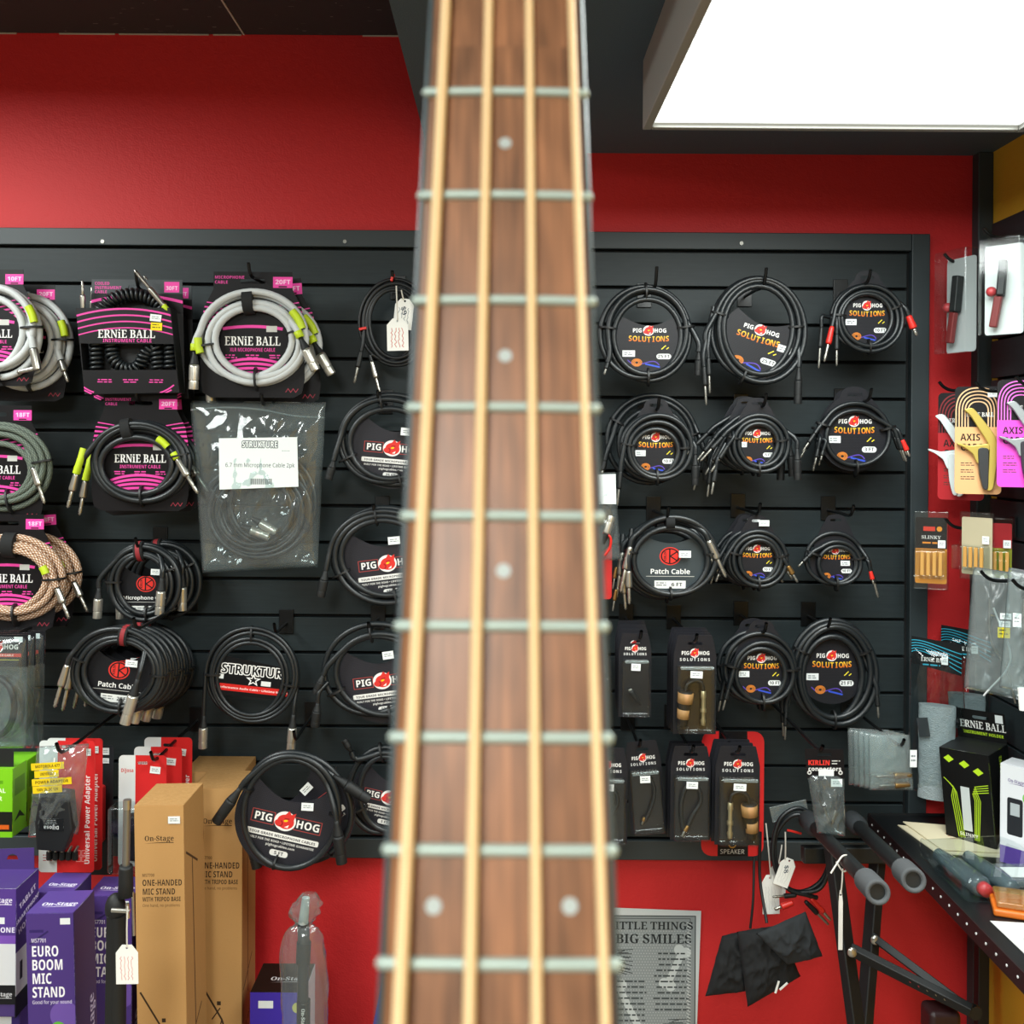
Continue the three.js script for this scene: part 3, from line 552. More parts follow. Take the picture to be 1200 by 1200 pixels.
  behind(r8, 2, -8, -1, 0.03, 'black cable coil behind the small one with brass plugs', 'cable coils behind the brass plug one');
  hook(890, 602, 0.2, 'through the card of the brass plug coil');
  const r9 = e({ label: L('10 FT label, below the 3 FT coil'), c: [980, 658], r: [36, 34], z: 0.15, th: 5.6, turns: 4, layers: 3, ties: [160, 10, -90], card: sol(30, 55, '10 FT', [0.2, -0.02]), ends: [{ b: [946, 652], t: [934, 664], k: 'black', r: 2.8 }, { b: [1018, 664], t: [1028, 700], k: 'black', r: 3.2 }], extra: [{ f: [1012, 655], b: [1018, 668], t: [1022, 684], k: 'rca', r: 2.6 }] });
  hook(999, 604, 0.17, 'through the card of the coil below the 3 FT one');
  const r11 = e({ label: L('10 FT label, left of the biggest coil'), c: [893, 787], r: [44, 45], z: 0.2, th: 6.2, turns: 4, layers: 3, ties: [170, 5, -88], card: sol(36, 60, '10 FT', [-0.75, 0.0]), ends: [{ b: [853, 806], t: [846, 832], k: 'black', r: 2.8 }, { b: [926, 838], t: [925, 872], k: 'black', r: 2.8, dz: -16 }] });
  behind(r11, 1, -8, -2, 0.03, 'black cable coil just behind the 10 FT coil left of the biggest coil');
  hook(897, 742, 0.22, 'through the card of the coil left of the biggest one');
  e({ label: L('21 FT label, the biggest coil above the connectors bag'), c: [976, 790], r: [52, 64], z: 0.14, th: 7, turns: 5, layers: 3, ties: [150, -88, 30], card: { pts: tabbed(40, 16, 56), m: solutionsMat('21 FT', 1.4, [-0.75, 0.1]), dy: 4 }, ends: [{ b: [926, 800], t: [922, 828], k: 'black', r: 3 }, { b: [1026, 812], t: [1028, 840], k: 'black', r: 3 }] });
  hook(972, 736, 0.16, 'over the biggest coil');
}
// ---------------------------------------------------------------- bass guitar in the foreground
{
  const SC = 0.762, fret = (n) => SC * (1 - Math.pow(2, -n / 12)), T12 = fret(12);
  const P12 = P(585, 1130, D - 0.2156), P4 = P(592.5, 107, D - 0.2876);
  const yv = P4.clone().sub(P12).normalize(), xv = V(1, -ROLL * 0.2, 0).addScaledVector(yv, -yv.x).normalize(), zv = xv.clone().cross(yv).normalize();
  xv.copy(yv.clone().cross(zv));
  const t = thing('bass_guitar', 'four string bass guitar neck with brown fretboard, metal frets and bronze strings', 'bass guitar', P12);
  t.quaternion.setFromRotationMatrix(new THREE.Matrix4().makeBasis(xv, yv, zv));
  const wid = (y) => 0.0428 + (T12 - y) * 0.02413;             // local y = 0 at the twelfth fret, nut at +T12
  const R = 0.42, crown = (x) => Math.sqrt(R * R - x * x) - R;
  const onNeck = (px, py, h) => {                                // pixel -> point of the neck at height h over the board
    const o = V(0, EYE, D), d = P(px, py, 0).sub(o), q = P12.clone().addScaledVector(zv, h);
    const k = q.sub(o).dot(zv) / d.dot(zv), w = o.addScaledVector(d, k).sub(P12);
    return V(w.dot(xv), w.dot(yv), w.dot(zv));
  };
  // lofted strip along the neck: cross section gives [x, z] list at station y (closed)
  const loft = (ys, sec) => {
    const pos = [], uv = [], ix = [], n = sec(ys[0]).length;
    ys.forEach((y, i) => { const c = sec(y); let l = 0; c.forEach((p, j) => { if (j) l += Math.hypot(p[0] - c[j - 1][0], p[1] - c[j - 1][1]); pos.push(p[0], y, p[1]); uv.push(l / 0.06, y / 0.24); }); });
    for (let i = 0; i < ys.length - 1; i++) for (let j = 0; j < n - 1; j++) { const a = i * n + j, b = a + n; ix.push(a, b, a + 1, b, b + 1, a + 1); }
    for (const [e, f] of [[0, 1], [(ys.length - 1) * n, -1]]) for (let j = 1; j < n - 2; j++) f > 0 ? ix.push(e, e + j, e + j + 1) : ix.push(e, e + j + 1, e + j);
    const g = new THREE.BufferGeometry(); g.setAttribute('position', new THREE.Float32BufferAttribute(pos, 3)); g.setAttribute('uv', new THREE.Float32BufferAttribute(uv, 2)); g.setIndex(ix); g.computeVertexNormals(); return g;
  };
  const grain = data(512, 1024, (u, v, i, j) => {
    const a = noise.noise(i / 7, j / 130, 1.5), b = noise.noise(i / 60, j / 300, 7), c = noise.noise(i / 2.2, j / 46, 4), e = noise.noise(i / 36, j / 60, 12);
    const k = 1 + 0.16 * a + 0.2 * b + 0.10 * Math.min(0, c) * 1.6 + 0.13 * e;
    return [124 * k, 84 * k, 58 * k];
  });
  const wood = phys(0xffffff, 0.38, { map: grain, specularIntensity: 0.5 });
  const ys = Array.from({ length: 40 }, (_, i) => T12 - fret(21) + (fret(21)) * i / 39);
  const B = 0.0016;
  part('fretboard', loft(ys, (y) => { const h = wid(y) / 2 - B, c = []; for (let i = 0; i <= 10; i++) { const x = -h + 2 * h * i / 10; c.push([-x, crown(x)]); } c.push([-h, -0.006], [h, -0.006], [h, crown(h)]); return c; }), wood, t, 'brown wood with fine straight grain');
  const bind = std(0x343f42, 0.35);
  for (const s of [-1, 1]) part('binding', loft(ys, (y) => { const h = wid(y) / 2, i = h - B, zc = crown(i); const c = [[i, -0.0061], [i, zc], [h - 0.0007, zc - 0.0001], [h - 0.0002, zc - 0.0005], [h, zc - 0.0012], [h, -0.0061], [i, -0.0061]].map(([x, z]) => [x * s, z]); return s > 0 ? c.reverse() : c; }), bind, t, 'dark edge binding');
  const back = phys(0x3a2416, 0.35, { clearcoat: 0.4 });
  part('neck', loft(ys, (y) => { const h = wid(y) / 2, c = []; for (let i = 0; i <= 16; i++) { const a = Math.PI * i / 16; c.push([-h * Math.cos(a), -0.0061 - Math.sin(a) * 0.016]); } c.push([-h, -0.0061]); return c; }), back, t);
  const fretM = std(0x98a49b, 0.5, 0.2);
  for (let n = 1; n <= 20; n++) {
    const y = T12 - fret(n), h = wid(y) / 2 - 0.0008, pts = [];
    for (let i = 0; i <= 8; i++) { const x = -h + 2 * h * i / 8; pts.push(V(x, y, crown(x) + 0.0002)); }
    const g = mergeGeometries([tube(pts, 0.00142, 16, 10), ...[-1, 1].map((s) => { const e = new THREE.SphereGeometry(0.00142, 10, 8); e.translate(s * h, y, crown(h) + 0.0002); return e; })].map((q) => { const k = q.toNonIndexed(); return k; }));
    part('fret', g, fretM, t);
  }
  const dotM = std(0x979d99, 0.5);
  for (const [px, py] of [[508, 1062], [668, 1062], [590, 669], [592, 417], [592, 168]]) {
    const q = onNeck(px, py, 0), g = new THREE.CylinderGeometry(0.00178, 0.00178, 0.002, 20); g.rotateX(Math.PI / 2); g.translate(q.x, q.y, crown(q.x) - 0.0008); part('dot_inlay', g, dotM, t, 'pale round position marker');
  }
  // wound strings
  const wind = data(8, 64, (u, v) => { const k = 128 + 120 * Math.sin(v * Math.PI * 2 * 8); return [k, k, k]; }, false);
  [[[468, 1193], [523, 0], 1.5], [[550, 1193], [573, 0], 1.38], [[629, 1193], [620, 0], 1.26], [[709, 1193], [669, 0], 1.1]].forEach(([a, b, r]) => {
    const p = onNeck(a[0], a[1], 0.0042), q = onNeck(b[0], b[1], 0.0028), d = q.clone().sub(p);
    const to = (y) => p.clone().addScaledVector(d, (y - p.y) / d.y), e0 = to(-T12), e1 = to(T12);
    const g = rod(e0, e1, r / 1000, r / 1000, 12);
    const w = wind.clone(); w.repeat.set(1, SC / (0.00065 * 8)); w.needsUpdate = true;
    part('string', g, std(new THREE.Color(0xecc896), 0.45, 0.12, { bumpMap: w, bumpScale: 0.00025 }), t, 'bronze wound string');
    // tuner with post and key
    const i = Math.round((p.x + 0.03) / 0.02), side = p.x < 0 ? -1 : 1, hy = T12 + 0.06 + (Math.abs(p.x) > 0.012 ? 0 : 0.06);
    const post = new THREE.CylinderGeometry(0.005, 0.006, 0.022, 16); post.rotateX(Math.PI / 2); post.translate(e1.x * 1.1, hy, -0.004);
    const tn = part('tuner_post', post, M.steel, t); const key = box(0.03, 0.018, 0.008, 0.003); key.translate(side * 0.055, hy, -0.014); part('tuner_key', key, M.steel, tn);
  });
  const nut = box(0.044, 0.005, 0.009, 0.001); nut.translate(0, T12 + 0.0025, -0.001); part('nut', nut, std(0xe6e0d0, 0.5), t);
  const hs = new THREE.Shape([[-0.022, 0], [0.022, 0], [0.035, 0.035], [0.038, 0.16], [0.02, 0.185], [-0.02, 0.185], [-0.038, 0.16], [-0.035, 0.035]].map((p) => new THREE.Vector2(...p)));
  const hg = new THREE.ExtrudeGeometry(hs, { depth: 0.014, bevelEnabled: true, bevelSize: 0.001, bevelThickness: 0.001, bevelSegments: 2 }); hg.rotateX(-0.2); hg.translate(0, T12 + 0.005, -0.022); part('headstock', hg, back, t);
  // body below the picture
  const bs = new THREE.Shape(); const yb = -0.08;
  bs.moveTo(0, yb); bs.bezierCurveTo(0.1, yb + 0.015, 0.15, yb - 0.05, 0.142, yb - 0.11); bs.bezierCurveTo(0.135, yb - 0.17, 0.11, yb - 0.19, 0.135, yb - 0.25); bs.bezierCurveTo(0.21, yb - 0.34, 0.19, yb - 0.47, 0, yb - 0.475);
  bs.bezierCurveTo(-0.19, yb - 0.47, -0.21, yb - 0.34, -0.135, yb - 0.25); bs.bezierCurveTo(-0.11, yb - 0.19, -0.135, yb - 0.17, -0.142, yb - 0.11); bs.bezierCurveTo(-0.15, yb - 0.05, -0.1, yb + 0.015, 0, yb);
  const bg = new THREE.ExtrudeGeometry(bs, { depth: 0.085, bevelEnabled: true, bevelSize: 0.003, bevelThickness: 0.003, bevelSegments: 2, curveSegments: 20 }); bg.translate(0, 0, -0.0975);
  const body = part('body', bg, phys(0x7a4a26, 0.35, { clearcoat: 0.5 }), t);
  const ro = new THREE.RingGeometry(0.048, 0.056, 40); ro.translate(0, -0.245, -0.0088); part('rosette', ro, std(0x1a1410, 0.5), body);
  const br = box(0.13, 0.03, 0.008, 0.003); br.translate(0, -T12 - 0.004, -0.005); part('bridge', br, std(0x2a1a12, 0.5), body);
  const sd = box(0.075, 0.003, 0.008, 0.001); sd.translate(0, -T12, 0.001); part('saddle', sd, std(0xe6e0d0, 0.5), body);
}
// ---------------------------------------------------------------- helpers for boxes
// upright carton: front face top edge from pixel (x0,y) to (x1,y) at depth z; h metres high, dp metres deep; faces [front, side, top]
function carton(name, label, cat, x0, x1, y, z, h, dp, mats, lean = 0, group, yaw = 0) {
  const a = P(x0, y, z), b = P(x1, y, z), w = a.distanceTo(b), r = 0.0006;
  const t = thing(name, label, cat, a.clone().add(b).multiplyScalar(0.5).setY((a.y + b.y) / 2 - h), group);
  t.rotation.z = lean; t.rotation.y = yaw; t.position.x += h * Math.sin(lean); t.w = w; t.h = h;
  const k = mats.shell, sd = 0.0012;
  // box body of six boards, each face printed
  const body = part('body', (() => { const g = box(w - 0.002, h - 0.002, dp - 0.002, 0.002); g.translate(0, h / 2, -dp / 2); return g; })(), mats.shell, t);
  const face = (g, m) => part('printed_panel', g, m, body);
  const ph = (m, ww) => { const c = m.map?.image; return c ? Math.min(h, ww * c.height / c.width) : h; };
  { const q = ph(mats.front, w), g = box(w - 0.0008, q - 0.0008, sd); g.translate(0, h - q / 2, -sd / 2 + 0.0003); face(g, mats.front); }
  if (mats.side) { const q = ph(mats.side, dp), g = box(dp - 0.0008, q - 0.0008, sd); g.rotateY(Math.PI / 2); g.translate(w / 2 - sd / 2 + 0.0003, h - q / 2, -dp / 2); face(g, mats.side); }
  if (mats.left) { const g = box(dp - 0.0008, h - 0.0008, sd); g.rotateY(-Math.PI / 2); g.translate(-w / 2 + sd / 2 - 0.0003, h / 2, -dp / 2); face(g, mats.left); }
  if (mats.top) { const g = box(w - 0.0008, dp - 0.0008, sd); g.rotateX(-Math.PI / 2); g.translate(0, h - sd / 2 + 0.0003, -dp / 2); face(g, mats.top); }
  t.mark = (u, v, mw, mh, m, name = 'price_sticker') => { const g = box(mw, mh, 0.0006); g.translate(-w / 2 + u * w, h - v, 0.0012); part(name, g, m, t); };
  return t;
}
const wordmark = (g, x, y, s, c) => { txt(g, 'On-Stage', x, y, s, c, { font: 'serif', sx: 0.92 }); g.fillStyle = c; g.beginPath(); g.moveTo(x - s * 2.1, y + s * 0.72); g.quadraticCurveTo(x, y + s * 0.5, x + s * 2, y + s * 0.55); g.lineTo(x + s * 2, y + s * 0.66); g.quadraticCurveTo(x, y + s * 0.62, x - s * 2.1, y + s * 0.72); g.fill(); };
function paperTag(px, py, w, h, z, label, rot, sy, colr, slots, s2) {          // strung paper tag, string up to pixel sy
  const t = at('paper_tag', label, 'price tag', px, py, z), s = t.s;
  const pts = [[-w / 2, -h / 2], [w / 2, -h / 2], [w / 2, h * 0.3], [w * 0.22, h / 2], [-w * 0.22, h / 2], [-w / 2, h * 0.3]].map(([x, y]) => [x * s, y * s]);
  const g = sheet(pts, 0.0006, circ(1.3 * s, 10).map(([x, y]) => [x, y + h * 0.42 * s]));
  g.rotateZ(rot ?? 0);
  part('tag', g, printed(96, 128, (c, W, H) => { fill(c, '#ecebe6', 0, 0, W, H); c.strokeStyle = colr; c.lineWidth = 2.5; for (let i = 0; i < 4; i++) { c.beginPath(); for (let k = 0; k < 13; k++) c.lineTo(22 + i * 16 + (rnd() - 0.5) * 9, 38 + k * 6.4); c.stroke(); } if (slots) txt(c, slots, 48, 50, 34, '#1c2a3a', { font: 'serif', rot: 1.2 }); }, 0.7), t, 'handwritten price tag');
  part('string', tube([t.L(px, py - h * 0.44, 0.001), t.L(px + (s2 ?? 0) * 0.5, (py - h * 0.44 + sy) / 2, 0.002), t.L(px + (s2 ?? 0), sy, 0)], 0.9 * s, 12, 6), M.string, t);
  return t;
}
function helixCord(t, path, R, r, pitch, name, mat) {
  const c = new THREE.CatmullRomCurve3(path), L = c.getLength(), turns = L / pitch, n = Math.round(turns * 9), pts = [], fr = c.computeFrenetFrames(n, false);
  for (let i = 0; i <= n; i++) { const a = i / n * turns * Math.PI * 2, p = c.getPointAt(i / n); pts.push(p.addScaledVector(fr.normals[i], R * Math.cos(a)).addScaledVector(fr.binormals[i], R * Math.sin(a))); }
  return part(name, tube(pts, r, n * 1, 6), mat, t);
}
// ---------------------------------------------------------------- left side goods
{
  // clear bag with two microphone cables
  const b = at('cable_bag', 'clear zip bag with black microphone cables and large white label', 'bag', 303, 570, 0.15), s = b.s;
  pouch(b, [[222, 470], [381, 471], [373, 664], [238, 672]], 0.028, M.pouch, 2, 'bag', 1.3, 40);
  const coilPts = (cx, cy, rx, ry, n, dz, sd) => { seed = sd; const o = []; for (let i = 0; i <= n * 30; i++) { const a = 2.6 - i / 30 * Math.PI * 2, k = i / 30, q = 1 - 0.085 * (k % 4) + 0.02 * Math.sin(k * 5); o.push(b.L(cx + rx * q * Math.cos(a) + 2 * Math.sin(k * 3), cy - ry * q * Math.sin(a), dz + 0.003 * Math.sin(k * 2.3))); } return o; };
  part('cable', tube(coilPts(302, 600, 62, 56, 5, 0.006, 3), 3.2 * s, 200, 7), M.cable, b); part('cable', tube(coilPts(310, 590, 58, 62, 4, -0.008, 4), 3.2 * s, 160, 7), M.cable, b);
  plug(b, b.L(285, 616, 0.016), b.L(318, 628, 0.018), 'xlr', 5.4 * s); plug(b, b.L(298, 606, 0.02), b.L(326, 622, 0.02), 'xlr', 5 * s);
  const lab = printed(380, 236, (g, w, h) => { fill(g, '#dde3e1', 0, 0, w, h); txt(g, 'STRUKTURE', 195, 34, 38, '#e6eae8', { stroke: '#4a5054', lw: 7, sx: 0.82 }); txt(g, '6.7 mm Microphone Cable 2pk', 196, 126, 26, '#4a4e50', { bold: false, sx: 0.92 }); for (let i = 0; i < 34; i++) fill(g, '#3a3d40', 150 + i * 3.1, 186, 0.8 + (i * 7 % 3) * 0.7, 26); txt(g, '★', 196, 64, 22, '#8a9092'); lines(g, '#9aa0a2', 300, 60, 40, 1, 8, 3); }, 0.6);
  const lg = sheet([[262, 514], [352, 512], [354, 569], [263, 573]].map(([x, y]) => { const q = b.L(x, y); return [q.x, q.y]; }).reverse(), 0.0008); lg.translate(0, 0, 0.034); part('label', lg, lab, b, 'white product label');
  part('zip_seal', tube([b.L(224, 481, 0.003), b.L(262, 478, 0.011), b.L(305, 480, 0.013), b.L(345, 487, 0.011), b.L(379, 489, 0.003)], 1.1 * s, 30, 6), M.milky, b);
  hook(307, 474, 0.17, 'through the clear cable bag');

  // carton of coiled cord
  const eb = printed(440, 420, (g, w, h) => {
    fill(g, '#171517', 0, 0, w, h); g.strokeStyle = PINK; for (let i = 0; i < 4; i++) { g.lineWidth = 9 - i; g.beginPath(); g.moveTo(-4, 44 + i * 32); g.quadraticCurveTo(w / 2, -34 + i * 30, w + 4, 50 + i * 30); g.stroke(); }
    txt(g, 'ERNiE BALL', w / 2 - 4, 128, 54, '#eceae6', { font: 'serif', sx: 0.74 }); txt(g, 'INSTRUMENT CABLE', w / 2, 160, 24, PINK, { sx: 0.9 });
    for (const x of [125, 235, 345]) lines(g, PINK, x - 34, 346, 68, 2, 11, 5, 0.5);
    g.lineWidth = 7; for (const f of [0, 1]) { g.save(); if (f) { g.translate(w, 0); g.scale(-1, 1); } g.beginPath(); g.moveTo(20, 372); g.quadraticCurveTo(50, 400, 80, 410); g.moveTo(30, 396); g.lineTo(70, 418); g.stroke(); g.restore(); }
  }, 0.4);
  const hd = printed(440, 160, (g, w, h) => { fill(g, '#45494c', 0, 0, w, 66); fill(g, '#171517', 0, 66, w, 94); txt(g, 'COILED', 18, 18, 20, PINK, { align: 'left' }); txt(g, 'INSTRUMENT', 18, 38, 20, PINK, { align: 'left' }); txt(g, 'CABLE', 18, 58, 20, PINK, { align: 'left' }); fill(g, PINK, 350, 10, 72, 50); txt(g, '30FT', 386, 40, 26, '#f2c5e0'); g.strokeStyle = PINK; g.lineWidth = 14; g.beginPath(); g.moveTo(0, 106); g.quadraticCurveTo(w / 2, 48, w, 106); g.stroke(); }, 0.35);
  const mk = (z, dx, dy, label) => {
    const t = at('cord_carton', label, 'boxed cable', 155 + dx, 395 + dy, z), s = t.s, q = (x, y) => { const v = t.L(x + dx, y + dy); return [v.x, v.y]; };
    const f = sheet([q(105, 463), q(214, 460), q(203, 362), q(94, 363)], 0.0012, [q(103, 435), q(211, 434), q(208, 404), q(100, 404)]); f.translate(0, 0, 0.02); part('front_panel', f, eb, t, 'black sleeve with pink arcs');
    const bk = sheet([q(105, 463), q(214, 460), q(210, 326), q(103, 326)], 0.0012, [q(145, 340), q(168, 340), q(166, 333), q(147, 333)].reverse()); bk.translate(0, 0, -0.018); part('back_panel', bk, std(0x171517, 0.5), t);
    const hh = sheet([q(102, 366), q(211, 366), q(210, 326), q(103, 326)], 0.0006, [q(145, 340), q(168, 340), q(166, 333), q(147, 333)].reverse()); hh.translate(0, 0, -0.0168); part('header', hh, hd, t);
    for (const [x0, y0, x1, y1] of [[94, 363, 105, 463], [203, 362, 214, 460]]) { const a = t.L(x0 + dx, y0 + dy), c = t.L(x1 + dx, y1 + dy); const g = bar(V(a.x, a.y, 0.001), V(c.x, c.y, 0.001), 0.0012, 0.038, 0.0004); part('side_panel', g, M.black, t); }
    const W = (pts) => pts.map(([x, y, z2]) => t.L(x + dx, y + dy, z2 ?? 0));
    helixCord(t, W([[113, 434], [113, 405], [114, 370], [130, 352], [155, 345], [180, 352], [194, 370], [200, 405], [200, 434]]), 6.2 * s, 2.2 * s, 5.4 * s, 'coiled_cord', M.cable);
    helixCord(t, W([[131, 402], [133, 420], [146, 432], [162, 430], [172, 412], [182, 406], [186, 434]]), 6.2 * s, 2.2 * s, 5.4 * s, 'coiled_cord', M.cable);
    plug(t, t.L(196 + dx, 360 + dy, 0.018), t.L(163 + dx, 319 + dy, 0.03), 'jack', 3.4 * s); plug(t, t.L(100 + dx, 364 + dy, 0.012), t.L(99 + dx, 330 + dy, 0.012), 'jack', 3.2 * s);
    const y = t.L(195 + dx, 359 + dy, 0.018); part('shrink_sleeve', lathe(y, t.L(200 + dx, 365 + dy, 0.016), [[0, 0], [0, 3.2 * s], [1, 3.2 * s], [1, 0]]), M.yellowShrink, t, 'yellow green sleeve');
    sticker(t, 187 + dx, 374 + dy, 13, 8, 0.0225, -0.1); sticker(t, 188 + dx, 384 + dy, 13, 9, 0.0225, -0.05, M.pricedYellow);
  };
  mk(0.17, 0, 0, 'black and pink carton showing a curly cord through its window');
  mk(0.115, 11, 7, 'second curly cord carton, only its right edge showing behind the first');
  hook(160, 336, 0.16, 'over the curly cord carton', 0.03); 

  // paper tags of the thin cable
  paperTag(466, 392, 25, 38, 0.14, 'white paper tag with red handwriting on the thin cable', 0.03, 335, '#c05a50', null, -2);
  paperTag(473, 368, 22, 36, 0.132, 'white paper tag with dark dollar writing behind the red written tag', -0.1, 340, '#8a8f98', '$9', -3);

  // clear packs at the far left
  const ph = printed(260, 160, (g, w, h) => { fill(g, '#1b1b1e', 0, 0, w, h); brandRow(g, 120, 62, 96, false); fill(g, '#c63a2c', 70, 94, 160, 18); txt(g, 'PATCH CABLE', 150, 103, 14, '#f0dcd6'); fill(g, '#b5ad3a', 60, 124, 160, 4); fill(g, '#dfe2e2', 196, 12, 40, 26); }, 0.35);
  [[33, 0.27, 'front clear pack with black header hanging over the green boxes'], [42, 0.22, 'middle clear pack with black header over the green boxes'], [53, 0.17, 'rearmost clear pack with black header over the green boxes']].forEach(([xr, z, label], i) => {
    const t = at('cable_pack', label, 'cable pack', xr - 33, 810, z), s = t.s, w = 33;
    const g = box(2 * w * s, 38 * s, 0.001); const q = t.L(xr - w, 762 - i * 2); g.translate(q.x, q.y, 0.002); part('header', g, ph, t, 'black printed header');
    pouch(t, [[xr - 2 * w, 744 - i * 2], [xr, 744 - i * 2], [xr - 2, 876], [xr - 2 * w, 880]], 0.016, M.pouch, 11 + i, 'bag', 1.1, 22);
    const o = []; for (let k = 0; k <= 40; k++) { const a = k / 40 * Math.PI * 4; o.push(t.L(xr - 38 + 22 * Math.cos(a), 828 + 34 * Math.sin(a), 0.003 * Math.sin(a * 0.5))); } part('cable', tube(o, 3.6 * s, 70, 7), M.cable, t);
  });
  hook(-6, 752, 0.29, 'carrying the clear packs with black headers');

  // green boxes
  const gr = std(0x74b81c, 0.45), gf = printed(160, 240, (g, w, h) => { fill(g, '#7cc41f', 0, 0, w, h); fill(g, '#1c1e18', 0, 150, w, 70); fill(g, '#5e9c16', 20, 40, 110, 12); txt(g, 'UNIVERSAL', 80, 76, 22, '#e8f2dc'); txt(g, 'ADAPTER', 80, 104, 22, '#e8f2dc'); g.fillStyle = '#d8601e'; g.fillRect(30, 196, 120, 16); }, 0.42);
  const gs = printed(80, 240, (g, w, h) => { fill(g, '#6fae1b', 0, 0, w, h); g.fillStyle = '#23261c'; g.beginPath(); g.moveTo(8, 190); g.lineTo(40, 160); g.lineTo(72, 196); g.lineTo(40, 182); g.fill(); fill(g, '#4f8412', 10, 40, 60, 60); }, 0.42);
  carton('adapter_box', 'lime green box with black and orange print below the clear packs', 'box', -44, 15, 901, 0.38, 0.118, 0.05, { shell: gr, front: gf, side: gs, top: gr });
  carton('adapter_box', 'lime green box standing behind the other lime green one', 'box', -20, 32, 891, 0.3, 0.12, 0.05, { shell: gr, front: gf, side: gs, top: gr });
  { const t = at('hang_tag_card', 'black hanging card above the lime green boxes', 'card', -6, 890, 0.37), g = box(44 * t.s, 26 * t.s, 0.001); part('card', g, M.black, t); }

  // purple and white holder box at the edge
  const pu = std(0x453070, 0.42), tf = printed(256, 420, (g, w, h) => {
    const gr2 = '#553a88'; fill(g, gr2, 0, 0, w, 200); wordmark(g, 190, 42, 26, '#ece8f2'); txt(g, 'PHONE', 210, 150, 26, '#ece8f2'); fill(g, '#7d52b4', 150, 170, 106, 30); fill(g, '#dcdde0', 0, 200, w, 150); fill(g, '#16161a', 140, 200, 12, 150); g.fillStyle = '#16161a'; g.beginPath(); g.ellipse(175, 262, 22, 14, 0, 0, 7); g.fill(); fill(g, '#1a1a1e', 0, 350, w, 70); wordmark(g, 200, 384, 22, '#dcdce0'); fill(g, '#dfe2e2', 176, 104, 40, 24);
  }, 0.4);
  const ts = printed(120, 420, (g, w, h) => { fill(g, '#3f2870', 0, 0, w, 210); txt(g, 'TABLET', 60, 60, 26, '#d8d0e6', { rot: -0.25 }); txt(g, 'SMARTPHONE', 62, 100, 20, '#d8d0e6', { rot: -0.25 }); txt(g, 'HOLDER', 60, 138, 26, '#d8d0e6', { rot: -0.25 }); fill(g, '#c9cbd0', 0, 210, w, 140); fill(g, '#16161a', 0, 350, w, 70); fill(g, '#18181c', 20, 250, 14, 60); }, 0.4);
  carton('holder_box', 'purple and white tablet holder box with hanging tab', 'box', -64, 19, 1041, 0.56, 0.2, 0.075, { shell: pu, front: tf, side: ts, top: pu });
  { const t = at('hanging_tab_card', 'purple cardboard hanging tab with a punched slot above the tablet holder box', 'card', 0, 1015, 0.49); const q = (x, y) => { const v = t.L(x, y); return [v.x, v.y]; }; part('tab', sheet([q(-60, 1062), q(41, 1055), q(40, 993), q(-60, 997)], 0.0012, [q(8, 1007), q(22, 1007), q(20, 1002), q(15, 1000), q(10, 1002)]), pu, t); }
  carton('accessory_box', 'dark purple box under the tablet holder box', 'box', -60, 23, 1178, 0.52, 0.3, 0.09, { shell: pu, front: printed(128, 200, (g, w, h) => { fill(g, '#3c2a70', 0, 0, w, h); fill(g, '#dfe2e2', 84, 16, 30, 18); }, 0.42), side: pu });

  // euro boom stand boxes
  const ef = printed(300, 1400, (g, w, h) => {
    fill(g, '#4a3578', 0, 0, w, h); g.fillStyle = '#6a4f9f'; g.beginPath(); g.arc(230, 640, 90, 0, 7); g.fill(); g.strokeStyle = '#2f2158'; g.lineWidth = 12; g.beginPath(); g.moveTo(20, 190); g.lineTo(140, 110); g.stroke(); fill(g, '#332460', 20, 100, 90, 18);
    txt(g, 'MS7701', 30, 168, 34, '#e8e4ee', { align: 'left', sx: 0.8, bold: false });
    ['EURO', 'BOOM', 'MIC', 'STAND'].forEach((x, i) => txt(g, x, 28, 236 + i * 86, 92, '#efedf2', { align: 'left', sx: 0.72 })); txt(g, 'Good for your sound', 28, 556, 30, '#dcd8e4', { align: 'left', bold: false, sx: 0.9 });
    g.fillStyle = '#5cab3a'; g.beginPath(); g.arc(190, 730, 50, 0, 7); g.fill(); txt(g, '10%', 190, 722, 28, '#e8f2dc'); fill(g, '#dfe2e2', 216, 30, 64, 40);
  }, 0.4);
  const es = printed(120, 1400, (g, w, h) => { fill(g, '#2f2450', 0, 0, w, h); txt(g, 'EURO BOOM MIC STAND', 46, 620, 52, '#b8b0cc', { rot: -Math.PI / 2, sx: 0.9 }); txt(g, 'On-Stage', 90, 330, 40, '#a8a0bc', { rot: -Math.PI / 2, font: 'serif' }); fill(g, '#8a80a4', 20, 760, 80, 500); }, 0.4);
  const et = printed(160, 160, (g, w, h) => { fill(g, '#523c82', 0, 0, w, h); wordmark(g, 86, 96, 30, '#e8e4ee'); }, 0.4);
  const em = { shell: pu, front: ef, side: es, top: et };
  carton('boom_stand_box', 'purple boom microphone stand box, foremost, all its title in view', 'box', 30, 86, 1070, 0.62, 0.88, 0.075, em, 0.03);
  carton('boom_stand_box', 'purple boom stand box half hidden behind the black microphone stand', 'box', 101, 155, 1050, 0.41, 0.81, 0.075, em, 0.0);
  carton('boom_stand_box', 'purple stand box standing right behind the foremost purple one', 'box', 41, 85, 1046, 0.46, 0.84, 0.075, em, 0);

